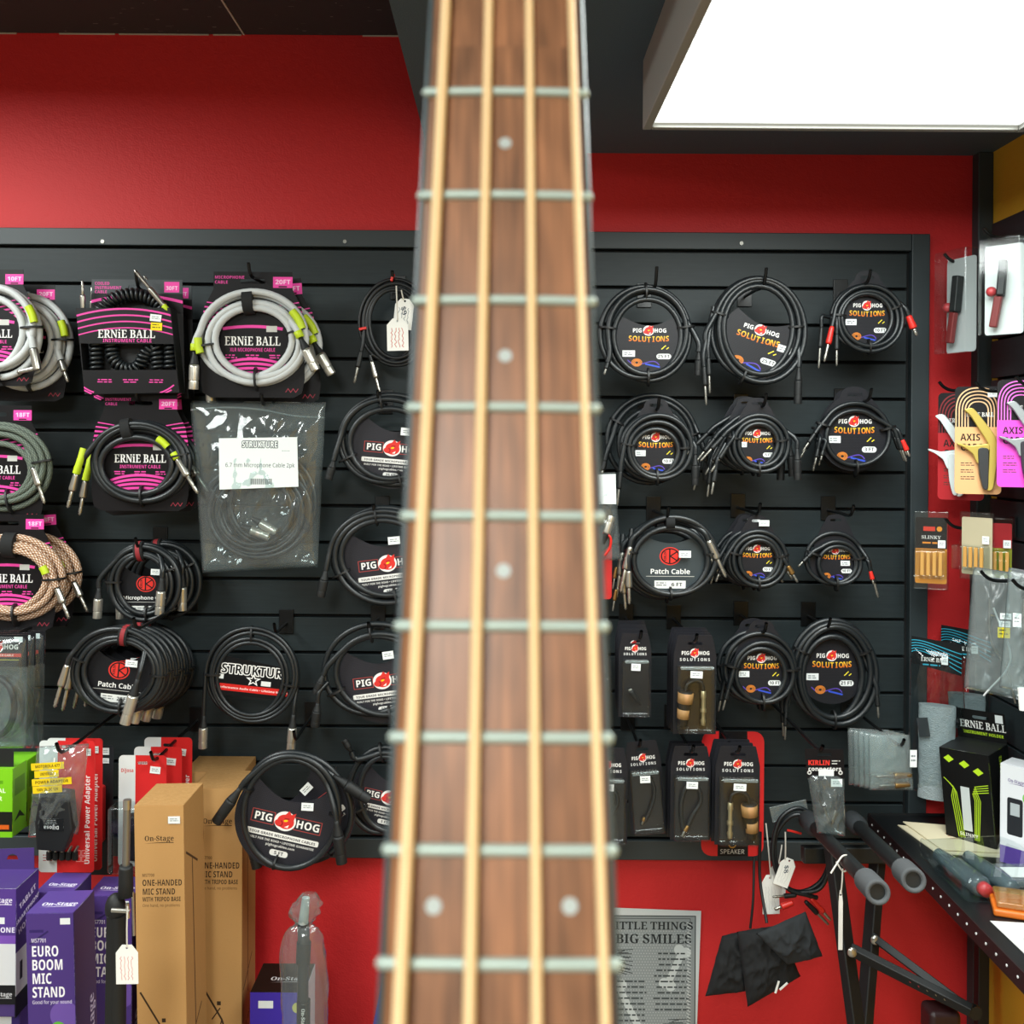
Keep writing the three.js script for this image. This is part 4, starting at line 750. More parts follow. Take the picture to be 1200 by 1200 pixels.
  // microphone stand with tag
  {
  const m = at('microphone_stand', 'black microphone stand with chrome upper tube and clutch', 'microphone stand', 140, 1100, 0.66), s = m.s, fl = -(P(140, 1100, 0.66).y);
  part('upper_tube', rod(m.L(147, 1016), m.L(148, 938), 4.2 * s), M.dullSteel, m, 'chrome tube'); part('tube_end', rod(m.L(148, 948, 0), m.L(148, 937, 0), 4.6 * s), M.steel, m);
  part('clutch', lathe(m.L(147, 1050), m.L(147, 1014), [[0, 0], [0, 9 * s], [0.5, 8.4 * s], [0.9, 8 * s], [1, 7.4 * s], [1, 0]], 18), M.darkRubber, m);
  part('joint', (() => { const g = new THREE.SphereGeometry(14 * s, 18, 12); g.scale(0.85, 1.25, 0.8); const q = m.L(135, 1064); g.translate(q.x, q.y, 0); return g; })(), M.darkRubber, m);
  const sc2 = part('wing_screw', rod(m.L(137, 1059, 0.02), m.L(158, 1060, 0.02), 2.6 * s), M.steel, m, 'chrome wing screw'); part('screw_wing', rod(m.L(155, 1051, 0.02), m.L(156, 1068, 0.02), 2.2 * s), M.steel, sc2);
  part('lower_tube', rod(V(m.L(138, 1100).x, fl + 0.02, 0), m.L(138, 1072), 10 * s), M.black, m); part('bracket', bar(m.L(132, 1070, 0.004), m.L(131, 1200, 0.004), 9 * s, 12 * s), M.black, m);
  part('side_rod', rod(m.L(157, 1096, 0.0), m.L(155, 1045, 0.0), 1.8 * s), M.steel, m);
  for (let i = 0; i < 3; i++) { const a = i * 2.1 + 0.4; part('leg', rod(V(m.L(138, 0).x, fl + 0.12, 0), V(m.L(138, 0).x + 0.2 * Math.cos(a), fl + 0.01, 0.2 * Math.sin(a)), 0.009), M.black, m); }
  paperTag(149, 1130, 26, 46, 0.72, 'white paper tag with pink handwriting tied to the microphone stand', 0.02, 1062, '#d08a8a');

  }
  // cardboard boxes
  const fib = (g, w, h, c) => { fill(g, c, 0, 0, w, h); for (let i = 0; i < 1400; i++) { g.fillStyle = i % 2 ? 'rgba(120,84,44,0.16)' : 'rgba(226,190,140,0.14)'; g.fillRect(rnd() * w, rnd() * h, 1 + rnd() * 10, 1); } };
  const cf = printed(300, 1700, (g, w, h) => {
    fib(g, w, h, '#b98d58'); wordmark(g, 150, 196, 44, '#3a2a1c'); txt(g, 'MS7700', 42, 420, 26, '#6a4c2e', { align: 'left', sx: 0.8 });
    txt(g, 'ONE-HANDED', 42, 466, 52, '#3a2a1c', { align: 'left', sx: 0.72 }); txt(g, 'MIC STAND', 42, 520, 52, '#3a2a1c', { align: 'left', sx: 0.72 }); txt(g, 'WITH TRIPOD BASE', 42, 566, 38, '#3a2a1c', { align: 'left', sx: 0.68 }); txt(g, 'One hand, no problems', 42, 604, 24, '#5a4026', { align: 'left', bold: false, sx: 0.9 });
    g.strokeStyle = '#3a2a1c'; g.lineWidth = 11; g.beginPath(); g.moveTo(20, 1130); g.lineTo(180, 1400); g.lineTo(260, 1660); g.stroke(); g.lineWidth = 7; g.beginPath(); g.moveTo(170, 1330); g.lineTo(120, 1400); g.moveTo(180, 1400); g.lineTo(120, 1660); g.stroke(); fill(g, '#3a2a1c', 150, 1290, 24, 24);
  }, 0.75);
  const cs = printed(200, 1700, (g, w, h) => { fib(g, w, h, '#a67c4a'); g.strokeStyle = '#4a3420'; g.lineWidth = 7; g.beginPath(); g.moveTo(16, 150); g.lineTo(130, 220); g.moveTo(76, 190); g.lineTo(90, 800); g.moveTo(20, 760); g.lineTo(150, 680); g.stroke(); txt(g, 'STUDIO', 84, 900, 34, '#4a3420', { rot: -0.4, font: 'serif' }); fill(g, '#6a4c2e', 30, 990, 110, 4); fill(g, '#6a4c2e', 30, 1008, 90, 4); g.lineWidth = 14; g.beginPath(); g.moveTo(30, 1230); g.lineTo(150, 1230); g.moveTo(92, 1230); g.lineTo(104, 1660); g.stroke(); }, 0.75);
  const ct = printed(128, 128, (g, w, h) => fib(g, w, h, '#b08552'), 0.75);
  const cm = { shell: std(0xa67c4a, 0.8), front: cf, side: cs, top: ct };
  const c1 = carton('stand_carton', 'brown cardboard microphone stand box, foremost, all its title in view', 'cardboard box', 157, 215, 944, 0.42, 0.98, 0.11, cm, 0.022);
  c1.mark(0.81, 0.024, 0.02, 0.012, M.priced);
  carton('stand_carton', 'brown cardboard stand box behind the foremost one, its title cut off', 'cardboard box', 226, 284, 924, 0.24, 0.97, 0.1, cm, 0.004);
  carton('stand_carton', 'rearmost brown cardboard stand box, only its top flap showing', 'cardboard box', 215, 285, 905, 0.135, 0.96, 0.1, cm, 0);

  // adapter packs, red and white
  const ra = printed(260, 600, (g, w, h) => { fill(g, '#d9dbd9', 0, 0, 86, h); fill(g, '#cf2b2c', 86, 0, w - 86, h); txt(g, 'Universal Power Adapter', 226, 360, 34, '#f0e4e2', { rot: -Math.PI / 2 }); g.strokeStyle = '#e8a09c'; g.lineWidth = 3; for (let i = 0; i < 4; i++) g.strokeRect(176 + (i % 2) * 26, 500 + (i >> 1) * 28, 20, 22); lines(g, '#b04a48', 20, 520, 50, 3, 12, 4); }, 0.35);
  [[78, 945, 0.33, 'front white and red power adapter card behind the yellow labelled bag'], [87, 942, 0.27, 'second power adapter card, its red edge beside the front one']].forEach(([cx, cy, z, label], i) => {
    const t = at('adapter_pack', label, 'adapter pack', cx, cy, z), s2 = t.s;
    part('card', sheet(rrect(-32 * s2, -77 * s2, 33 * s2, 77 * s2, 4 * s2), 0.001, slot(70 * s2, 6 * s2, 1.6 * s2)), ra, t);
    const body = box(30 * s2, 58 * s2, 0.022, 0.005); body.translate(-6 * s2, -12 * s2, 0.014); part('adapter', body, M.black, t);
    if (!i) for (let k = 0; k < 5; k++) { const q = t.L(60 + k * 7.5, 1001, 0.006); const g = new THREE.CylinderGeometry(3.4 * s2, 3.4 * s2, 9 * s2, 10); g.translate(q.x, q.y, q.z); part('adapter_tip', g, M.darkRubber, t); const h = new THREE.CylinderGeometry(1.6 * s2, 1.6 * s2, 8 * s2, 8); h.rotateZ(-0.5); const r = t.L(62 + k * 7.5, 993, 0.007); h.translate(r.x, r.y, r.z); part('tip_pin', h, M.steel, t); }
    sticker(t, cx + 33 - 7, cy - 64, 5, 8, 0.002);
  });
  { const t = at('adapter_pack', 'dark card pack showing at the edge behind the red power adapters', 'adapter pack', 100, 945, 0.2), s2 = t.s; part('card', sheet(rrect(-26 * s2, -80 * s2, 33 * s2, 72 * s2, 3 * s2), 0.001), std(0x23272a, 0.4), t); part('red_panel', sheet(rrect(-20 * s2, -40 * s2, 24 * s2, 26 * s2, 3 * s2), 0.012), std(0xc22a2a, 0.4), t); sticker(t, 124, 880, 8, 8, 0.002); sticker(t, 124, 891, 8, 6, 0.002); }
  {
    const t = at('adapter_bag', 'clear bag with yellow labels and a black power adapter', 'bag', 70, 925, 0.4), s2 = t.s;
    pouch(t, [[43, 875], [104, 871], [92, 978], [33, 982]], 0.016, M.pouch, 21, 'bag', 1.3, 28);
    const body = (() => { const q = (x, y) => { const v = t.L(x, y); return new THREE.Vector2(v.x, v.y); }; const sp = new THREE.Shape([q(54, 925), q(84, 928), q(88, 968), q(78, 992), q(50, 990), q(48, 960)]); return new THREE.ExtrudeGeometry(sp, { depth: 0.02, bevelEnabled: true, bevelSize: 0.003, bevelThickness: 0.003, bevelSegments: 2 }); })(); body.translate(0, 0, -0.006);
    const bd = part('adapter', body, std(0x15171a, 0.5), t);
    const pg = box(28 * s2, 14 * s2, 0.0008); const pq = t.L(66, 962, 0.0176); pg.translate(pq.x, pq.y, pq.z); part('print', pg, printed(120, 64, (g, w, h) => { fill(g, '#15171a', 0, 0, w, h); txt(g, 'DiJosa', 60, 46, 26, '#c9ccce', { rot: Math.PI }); lines(g, '#9a9da0', 30, 6, 60, 3, 9, 3, 0.5); }, 0.5), bd);
    ['MOTOROLA 477', 'UNIVERSAL', 'POWER ADAPTOR', '100V IN DC 12V'].forEach((w0, i) => { const ww = [38, 28, 46, 34][i], g = box(ww * s2, 8 * s2, 0.0008); g.rotateZ(0.07); const q = t.L([61, 60, 66, 61][i], 894 + i * 9, 0.0175); g.translate(q.x, q.y, q.z); part('label', g, printed(200, 40, (c, w, h) => { fill(c, '#e6c21a', 0, 0, w, h); txt(c, w0, w / 2, h / 2, 24, '#3a3210', { sx: 0.85 }); }, 0.6), t, 'yellow label strip'); });
    part('white_cord', tube([t.L(68, 885, 0.013), t.L(67, 905, 0.016), t.L(68, 930, 0.014)], 1 * s2, 12, 6), M.white, t);
    hook(68, 884, 0.43, 'carrying the adapter bag and the red adapter cards');
  }
  const rb = printed(200, 420, (g, w, h) => { fill(g, '#d9dbd9', 0, 0, 70, h); fill(g, '#d02a2a', 70, 0, w - 70, h); txt(g, 'DiJosa', 36, 56, 20, '#c9504e', { sx: 0.9 }); lines(g, '#b03a38', 90, 180, 90, 4, 16, 4); txt(g, 'Power', 180, 180, 26, '#f0e4e2', { rot: -Math.PI / 2 }); }, 0.35);
  [[167, 950, 0.26, 'front red and white adapter blister card beside the cardboard boxes'], [185, 940, 0.21, 'middle red and white adapter card of three'], [197, 929, 0.16, 'rearmost red and white adapter card of three']].forEach(([cx, cy, z, label], i) => {
    const t = at('blister_pack', label, 'blister pack', cx, cy, z), q = t.s, hh = 65;
    part('card', sheet([...rrect(-28 * q, -hh * q, 28 * q, hh * q, 5 * q)], 0.001, slot((hh - 9) * q, 6 * q, 1.8 * q)), rb, t);
    const bl = new RoundedBoxGeometry(56 * q, 78 * q, 0.04, 3, 0.008); bl.translate(-4 * q, -26 * q, 0.022); part('blister', bl, M.clear, t, 'clear plastic blister');
    const ad = box(22 * q, 52 * q, 0.024, 0.005); ad.translate(-2 * q, -26 * q, 0.018); part('adapter', ad, M.black, t);
    sticker(t, cx + 15, cy - hh + 17, 12, 8, 0.002, -0.1);
  });
  hook(178, 893, 0.29, 'carrying the three red and white adapter cards');

  // wrapped pole and boxes under the slatwall
  const w = at('wrapped_pole', 'black boom pole wrapped in clear plastic with gathered top', 'boom pole', 356, 1130, 0.42), ws = w.s, wf = -(P(356, 1130, 0.42).y);
  part('pole', rod(V(w.L(357, 0).x, wf + 0.02, 0), w.L(355, 1122), 6.6 * ws), std(0x2c3032, 0.35, 0.5), w); part('grip', rod(w.L(355, 1128), w.L(356, 1104), 8.4 * ws), M.darkRubber, w);
  part('collar', rod(w.L(356, 1106), w.L(355, 1082), 7 * ws), std(0x2c2e30, 0.4), w); part('pole_tip', rod(w.L(355, 1082), w.L(358, 1052), 6 * ws, 4.6 * ws), std(0x9aa09e, 0.5), w);
  part('lower_sleeve', rod(w.L(356, 1212), w.L(356, 1172), 8 * ws), M.darkRubber, w);
  { const g = new THREE.PlaneGeometry(9 * ws, 30 * ws); const q = w.L(357, 1190, 8.4 * ws); g.translate(q.x, q.y, q.z); const bx = box(7 * ws, 34 * ws, 0.0008); bx.translate(q.x, q.y, q.z); part('print', bx, printed(48, 240, (c, W, H) => { fill(c, '#0d0f10', 0, 0, W, H); txt(c, 'On-Stage', 24, 120, 40, '#e4e4e2', { rot: Math.PI / 2, font: 'serif' }); }, 0.5), w); }
  { // wrap: tube of film, pinched near its top
    const rows = [[1046, 7, 362], [1056, 14, 361], [1068, 17, 356], [1078, 12, 356], [1082, 9, 356], [1090, 19, 355], [1105, 25, 355], [1150, 27, 357], [1200, 27, 357], [1330, 27, 357]], n = 36, pos = [], ix = [];
    const cur = new THREE.CatmullRomCurve3(rows.map(([y, r, x]) => V(y, r, x))), N = 60;
    for (let i = 0; i <= N; i++) { const c = cur.getPoint(i / N); for (let j = 0; j < n; j++) { const a = j / n * Math.PI * 2, k = 1 + 0.16 * noise.noise(j * 0.8, i * 0.18, 3) * (i < 32 ? 2.6 : 0.8); const q = w.L(c.z + c.y * k * Math.cos(a), c.x, c.y * ws * 0.55 * k * Math.sin(a)); pos.push(q.x, q.y, q.z); } }
    for (let i = 0; i < N; i++) for (let j = 0; j < n; j++) { const a = i * n + j, b2 = i * n + (j + 1) % n; ix.push(a, a + n, b2, b2, a + n, b2 + n); }
    const g = new THREE.BufferGeometry(); g.setAttribute('position', new THREE.Float32BufferAttribute(pos, 3)); g.setIndex(ix); g.computeVertexNormals(); part('wrap', g, M.pouch, w, 'crumpled clear film');
  }
  const vi = std(0x35248a, 0.42);
  carton('accessory_box', 'violet box with dark lid behind the wrapped pole', 'box', 293, 357, 1163, 0.3, 0.62, 0.1, { shell: vi, front: printed(160, 900, (g, W, H) => { fill(g, '#3f2b9c', 0, 0, W, H); wordmark(g, 104, 110, 26, '#e8e4f2'); fill(g, '#dfe2e2', 24, 24, 44, 22); g.fillStyle = '#c8c46a'; g.beginPath(); g.arc(140, 44, 16, 0, 7); g.fill(); }, 0.42), side: std(0xcfc9d2, 0.5), top: printed(128, 128, (g, W, H) => { fill(g, '#241510', 0, 0, W, H); wordmark(g, 80, 70, 22, '#e0dce0'); }, 0.5) });
  { const t = carton('accessory_box', 'violet box leaning behind the bass neck', 'box', 446, 520, 1118, 0.3, 0.66, 0.1, { shell: vi, front: vi }, 0); t.rotation.z = -0.2; t.position.x -= 0.12; }
}
// ---------------------------------------------------------------- right side goods
{
  // small bag and red card half hidden by the neck
  const b = at('cable_bag', 'clear bag with white header, coiled cable and silver connector beside the neck', 'bag', 698, 605, 0.2), s = b.s;
  pouch(b, [[668, 556], [721, 553], [728, 656], [672, 658]], 0.014, M.pouch, 5, 'bag', 1.2, 24);
  { const g = sheet([b.L(668, 590), b.L(721, 590), b.L(720, 555), b.L(668, 557)].map((q) => [q.x, q.y]), 0.0008); g.translate(0, 0, 0.0155); part('header', g, std(0xd4d9da, 0.4), b); }
  part('cable', tube(Array.from({ length: 50 }, (_, i) => { const a = i / 49 * Math.PI * 6, k = 1 - 0.06 * (i / 16); return b.L(697 + 22 * k * Math.cos(a), 616 + 30 * k * Math.sin(a), 0.004); }), 2.6 * s, 100, 6), M.cable, b);
  plug(b, b.L(706, 636, 0.015), b.L(716, 604, 0.015), 'xlr', 4.6 * s);
  { const g = tube([b.L(706, 623, 0.016), b.L(714, 628, 0.018), b.L(714, 640, 0.016), b.L(708, 650, 0.014)], 1.6 * s, 16, 6); part('red_tie', g, M.redPlastic, b); }
  const r = at('speaker_card', 'plain red card with small brass plugs under the clear bag beside the neck', 'card', 690, 670, 0.16), rs = r.s;
  part('card', sheet(rrect(-26 * rs, -32 * rs, 27 * rs, 32 * rs, 4 * rs), 0.001), std(0xc8282a, 0.4), r); for (const y of [664, 690]) plug(r, r.L(722, y, 0.004), r.L(718, y + 26, 0.004), 'brass', 2.2 * rs);

  // blister packs
  const cardM = printed(200, 460, (g, w, h) => { hatch(g, w, h, '#1c1c20', '#2e2e34', 5); brandRow(g, 100, 84, 68, false); 'SOLUTIONS'.split('').forEach((c, i) => txt(g, c, 34 + i * 16.5, 114, 19, '#e0dfdc')); }, 0.35);
  const adaptor = (t, s, mir) => {
    const k = mir ? -1 : 1, q = (x, y, z) => V(k * x * s, y * s, z);
    part('jack_plug', lathe(q(9, -6, 0.01), q(9, -46, 0.01), [[0, 0], [0, 3 * s], [0.2, 3.2 * s], [0.21, 2.6 * s], [0.5, 2.6 * s], [0.52, 3.6 * s], [0.62, 3.6 * s], [0.63, 2.4 * s], [0.8, 2.4 * s], [0.85, 3.4 * s], [1, 2.6 * s], [1, 0]]), M.gold, t, 'silver and gold plug');
    const body = part('female_plug', lathe(q(-12, -6, 0.012), q(-15, -46, 0.012), [[0, 0], [0, 8 * s], [0.1, 8.6 * s], [0.5, 7.4 * s], [1, 5.4 * s], [1, 0]]), M.darkRubber, t); part('tan_band', lathe(q(-11.6, -8, 0.012), q(-12.6, -20, 0.012), [[0, 0], [0, 9.2 * s], [1, 8.8 * s], [1, 0]]), M.tan, body, 'tan band'); part('tan_band', lathe(q(-14, -27, 0.012), q(-15, -38, 0.012), [[0, 0], [0, 7.6 * s], [1, 6.8 * s], [1, 0]]), M.tan, body, 'tan band');
    part('cable', tube([q(-12, -6, 0.012), q(-9, 2, 0.012), q(0, 6, 0.012), q(7, 3, 0.012), q(9, -6, 0.01)], 2.4 * s, 24, 7), M.cable, t);
  };
  const loop = (t, s) => { part('cable', tube([V(-10, -44, 6), V(-12, -10, 6), V(-4, 10, 6), V(8, 8, 6), V(12, -8, 6), V(2, -26, 6), V(-6, -44, 6)].map((v) => v.multiplyScalar(s)), 2.8 * s, 50, 7), M.cable, t); plug(t, V(-10 * s, -36 * s, 6 * s), V(-9 * s, -54 * s, 6 * s), 'black', 3 * s); plug(t, V(-4 * s, -38 * s, 8 * s), V(-12 * s, -52 * s, 8 * s), 'brass', 2.6 * s); };
  const bend = (t, s) => { part('cable', tube([V(8, 14, 6), V(12, -4, 6), V(4, -30, 6), V(-6, -46, 6)].map((v) => v.multiplyScalar(s)), 3 * s, 30, 7), M.cable, t); plug(t, V(-5 * s, -40 * s, 6 * s), V(-10 * s, -50 * s, 6 * s), 'brass', 3 * s); };
  const small = (t, s) => { const b2 = part('female_plug', lathe(V(-8 * s, -22 * s, 0.01), V(8 * s, -44 * s, 0.01), [[0, 0], [0, 4 * s], [0.15, 4.5 * s], [0.6, 3.4 * s], [1, 1.6 * s], [1, 0]]), M.darkRubber, t); part('ring', lathe(V(-9 * s, -20 * s, 0.01), V(-8 * s, -22 * s, 0.01), [[0, 0], [0, 3 * s], [1, 3 * s], [1, 0]]), M.steel, b2); };
  const blister = (cx, top, w, h, z, rot, inside, label, n = 0, dxy = [-2, -3], nl) => {
    const t = at('blister_pack', label, 'blister pack', cx, top + h / 2, z), s2 = t.s, k = w / 2;
    const pts = [[k, -h / 2], [k, h / 2 - h * 0.2], [k * 0.82, h / 2 - 2], [k * 0.78, h / 2], [-k * 0.78, h / 2], [-k * 0.82, h / 2 - 2], [-k, h / 2 - h * 0.2], [-k, -h / 2]].map(([x, y]) => [x * s2, y * s2]);
    part('card', sheet(pts, 0.001, slot((h / 2 - 10) * s2, k * 0.35 * s2, 1.8 * s2)), cardM, t, 'black card with white print');
    const bl = new RoundedBoxGeometry((w - 5) * s2, h * 0.68 * s2, 0.024, 3, 0.005); bl.translate(0, -h * 0.13 * s2, 0.0135); part('blister', bl, M.clear, t, 'clear plastic blister');
    const lip = box((w - 12) * s2, 4 * s2, 0.003, 0.001); lip.translate(0, h * 0.195 * s2, 0.0255); part('blister_lip', lip, M.milky, t);
    inside(t, s2 * (w / 50)); sticker(t, cx - 1, top + h * 0.37, w * 0.28, 8, 0.0262, -0.04);
    t.rotation.z = rot; t.px = [cx, top + h / 2];
    if (n) { const cl = behind(t, n, dxy[0], dxy[1], 0.03, nl[0], nl[1]); cl.forEach((c) => { c.rotation.z = rot; }); }
    return t;
  };
  blister(744, 742, 38, 98, 0.24, 0, small, 'slim blister pack with a small black socket, front of its hook', 3, [-1.5, -5], ['slim blister pack behind the one with a small black socket', 'slim blister packs behind the front one']);
  blister(814, 744, 50, 116, 0.25, 0, adaptor, 'blister pack with tan banded plug below the grey card cable', 3, [-2.5, -3], ['blister pack behind the tan banded plug pack below the grey card cable', 'upper tan plug packs behind the front one']);
  blister(694, 762, 44, 100, 0.2, 0, small, 'blister pack mostly hidden by the bass neck, above the lower packs');
  blister(712, 876, 46, 112, 0.24, 0, loop, 'blister pack whose left half is hidden by the bass neck');
  blister(756, 868, 42, 108, 0.2, 0.09, bend, 'tilted blister pack with a single bent black cable');
  blister(809, 874, 47, 110, 0.24, 0.0, loop, 'blister pack with a looped black cable left of the red speaker card', 2, [-3, -3], ['blister pack behind the looped cable one', 'packs behind the looped cable pack']);
  blister(864, 874, 52, 116, 0.27, -0.01, (t, s2) => adaptor(t, s2, true), 'blister pack with tan banded plug hanging over the red speaker card', 2, [-4, -4], ['blister pack behind the tan plug one over the red speaker card', 'lower tan plug packs behind the front one']);
  for (const [x, y, z, w] of [[751, 749, 0.25, 'of the slim socket packs'], [816, 753, 0.27, 'of the tan plug packs below the grey card cable'], [750, 876, 0.21, 'of the tilted pack'], [812, 883, 0.26, 'of the looped cable packs'], [866, 884, 0.29, 'of the tan plug packs over the red card']]) hook(x, y, z, w, 0.016);
  const sp = at('speaker_card', 'large red card with black centre and the word speaker', 'card', 858, 930, 0.15), ss = sp.s;
  part('card', sheet(rrect(-36 * ss, -73 * ss, 37 * ss, 73 * ss, 12 * ss), 0.001), printed(220, 440, (g, w, h) => { fill(g, '#cf2a2a', 0, 0, w, h); g.fillStyle = '#161416'; g.beginPath(); g.moveTo(60, 0); g.lineTo(160, 0); g.lineTo(166, h); g.lineTo(58, h); g.fill(); g.strokeStyle = '#b88a3c'; g.lineWidth = 5; g.beginPath(); g.arc(110, 398, 12, 0, 7); g.stroke(); txt(g, 'SPEAKER', 110, 425, 22, '#d8d4ce', { bold: false }); }, 0.4), sp);

  // connectors bag
  const k = at('connector_bag', 'clear bag of connectors with black header and red lettering', 'bag', 966, 928, 0.375), ks = k.s;
  const q = (x, y) => { const v = k.L(x, y); return [v.x, v.y]; };
  { const g = sheet([q(945, 911), q(989, 911), q(987, 877), q(942, 877)], 0.001, [q(957, 885), q(973, 885), q(973, 882), q(957, 882)]); g.translate(0, 0, 0.003); part('header', g, printed(220, 170, (c, w, h) => { fill(c, '#151417', 0, 0, w, h); txt(c, 'KIRLIN', 78, 80, 38, '#d8352e', { sx: 0.95, stroke: '#d8352e', lw: 2 }); lines(c, '#c8c6c2', 148, 66, 50, 2, 16, 6); txt(c, 'connectors', 110, 116, 34, '#e4e2de'); fill(c, '#dfe2e0', 76, 118, 84, 40); c.strokeStyle = '#c8c6c2'; c.lineWidth = 7; for (const x of [26, 196]) { c.beginPath(); c.arc(x, 138, 9, 0, 7); c.stroke(); } }, 0.35), k); }
  pouch(k, [[945, 906], [989, 906], [991, 980], [958, 976]], 0.012, M.pouch, 8, 'bag', 1, 22); sticker(k, 979, 916, 13, 9, 0.006);
  plug(k, k.L(958, 925, 0.002), k.L(972, 964, 0.002), 'black', 3.4 * ks); plug(k, k.L(984, 930, 0.002), k.L(975, 966, 0.002), 'black', 3.4 * ks);
  hook(963, 881, 0.385, 'of the connectors bag', 0.012);
  // stack of small clear bags
  for (let i = 0; i < 5; i++) {
    const z = 0.3 - i * 0.032, cx = 1044 - i * 6, cy = 892 - i * 1.5, t = at('plug_bag', ['foremost small clear bag with gold plugs near the panel frame', 'small clear bag right behind the foremost gold plug bag', 'middle small clear bag of the five gold plug bags', 'fourth small clear bag behind the gold plug ones', 'rearmost small clear bag against the slatwall'][i], 'bag', cx, cy, z, 'small clear plug bags');
    pouch(t, [[cx - 27, cy - 33], [cx + 22, cy - 31], [cx + 27, cy + 34], [cx - 25, cy + 34]], 0.007, M.milky, 31 + i, 'bag', 0.6, 18);
    if (i < 3) { plug(t, t.L(cx + 24, cy + 16, 0.001), t.L(cx - 18, cy + 18, 0.001), 'brass', 3.8 * t.s); plug(t, t.L(cx + 22, cy + 27, 0.001), t.L(cx - 14, cy + 29, 0.001), 'brass', 3.8 * t.s); }
    if (!i) sticker(t, cx + 24, cy - 5, 8, 20, 0.009);
  }
  hook(1058, 876, 0.31, 'of the small gold plug bags', 0.016);

  // poster on the red wall
  const po = at('poster', 'grey printed poster with pale bones and small text on red wall', 'poster', 755, 1150, 0.0025), ps = po.s;
  const pp = (x, y) => { const v = po.L(x, y); return [v.x, v.y]; };
  part('sheet', sheet([pp(690, 1240), pp(816, 1240), pp(821, 1067), pp(690, 1063)], 0.0008), printed(520, 700, (g, w, h) => {
    fill(g, '#ccd2d4', 0, 0, w, h); fill(g, '#8d9496', 0, 40, w - 26, h); g.strokeStyle = '#23282a'; g.lineWidth = 4; g.strokeRect(-10, 40, w - 16, h); g.lineWidth = 2; g.strokeRect(-10, 52, w - 40, h);
    g.fillStyle = '#b9c0c2'; for (let y = 110; y < h; y += 13) for (let x = 60; x < 470; x += 13) { g.beginPath(); g.arc(x + (y % 2) * 6, y, 2.3, 0, 7); g.fill(); }
    txt(g, 'LITTLE THINGS', 286, 86, 50, '#23282a', { font: 'serif', sx: 1.0 }); txt(g, 'BIG SMILES', 300, 146, 60, '#23282a', { font: 'serif', sx: 1.0 });
    const bone = (x, y, a, l) => { g.save(); g.translate(x, y); g.rotate(a); g.fillStyle = '#c5cccd'; g.fillRect(-l / 2, -16, l, 32); for (const e of [-1, 1]) for (const f of [-1, 1]) { g.beginPath(); g.arc(e * l / 2, f * 17, 24, 0, 7); g.fill(); } g.restore(); };
    bone(400, 280, -1.15, 170); bone(190, 470, 1.1, 230);
    for (let i = 0; i < 11; i++) lines(g, '#3d4446', 300, 210 + i * 26, 170, 1, 20, 7, 0.5); for (let i = 0; i < 10; i++) lines(g, '#3d4446', 120, 340 + i * 26, 150, 1, 20, 7, 0.5);
    g.strokeStyle = '#23282a'; g.lineWidth = 3; for (let i = 0; i < 24; i++) { g.beginPath(); g.moveTo(130 + Math.sin(i) * 26, 200 + i * 4); g.lineTo(170 + Math.cos(i * 1.7) * 34, 196 + i * 5); g.stroke(); g.beginPath(); g.moveTo(370 + Math.sin(i) * 30, 520 + i * 5); g.lineTo(424 + Math.cos(i * 1.7) * 40, 516 + i * 6); g.stroke(); }
    g.strokeStyle = '#dfe4e4'; for (let y = 70; y < h; y += 15) { g.beginPath(); g.moveTo(456, y); g.lineTo(474, y + 8); g.stroke(); }
  }, 0.5), po);

  // black cloth pouch on cords
  const cb = at('cloth_pouch', 'black folded cloth pouch with small white mark hanging on the red wall', 'pouch', 888, 1115, 0.16);
  const cloth = std(0x141517, 0.9);
  const fold = (q4, dz, bulge, sd, name, mat) => { const m2 = pouch(cb, q4, bulge, mat, sd, name, 1.4, 30); m2.position.z = dz; };
  fold([[846, 1097], [884, 1088], [887, 1160], [827, 1168]], 0.0, 0.012, 71, 'left_fold', cloth);
  fold([[860, 1085], [908, 1077], [934, 1136], [873, 1172]], 0.024, 0.014, 72, 'front_fold', cloth);
  fold([[878, 1079], [934, 1053], [954, 1104], [914, 1114]], 0.052, 0.01, 73, 'flap', std(0x25282b, 0.9));
  for (const [a, c2] of [[[902, 1150], [906, 1136]], [[907, 1146], [916, 1138]]]) { const u = cb.L(a[0], a[1], 0.0415), v = cb.L(c2[0], c2[1], 0.0415); part('white_mark', bar(u, v, 0.004, 0.0012, 0.0003), M.white, cb); }
  part('cord', tube([cb.L(876, 1082, 0.02), cb.L(879, 1050, 0.02), cb.L(883, 1004, 0.0)], 1.5 * cb.s, 20, 6), M.black, cb); part('cord', tube([cb.L(892, 1070, 0.04), cb.L(890, 1030, 0.0), cb.L(890, 975, 0.0)], 1.8 * cb.s, 20, 6), M.black, cb);
  hook(886, 1000, 0.14, 'carrying the cloth pouch cords', 0.01);

  // hanging audio cable with red plugs
  const rc = at('audio_cable', 'black audio cable loop with red plugs hanging before the stand', 'cable', 938, 1000, 0.165), cs2 = rc.s;
  part('cable', tube([[928, 1047], [960, 1040], [971, 1012], [962, 970], [938, 948], [915, 958], [905, 1000], [918, 1036], [938, 1046], [962, 1034], [972, 1000], [955, 962], [930, 955], [912, 975], [909, 1005], [922, 1040], [946, 1048], [958, 1052]].map(([x, y], i) => rc.L(x, y, 0.004 * Math.sin(i * 1.3))), 2.6 * cs2, 140, 7), M.cable, rc);
  plug(rc, rc.L(932, 1047, 0.008), rc.L(904, 1049, 0.008), 'black', 3 * cs2); plug(rc, rc.L(928, 1055, 0.01), rc.L(906, 1063, 0.01), 'rca', 4 * cs2);
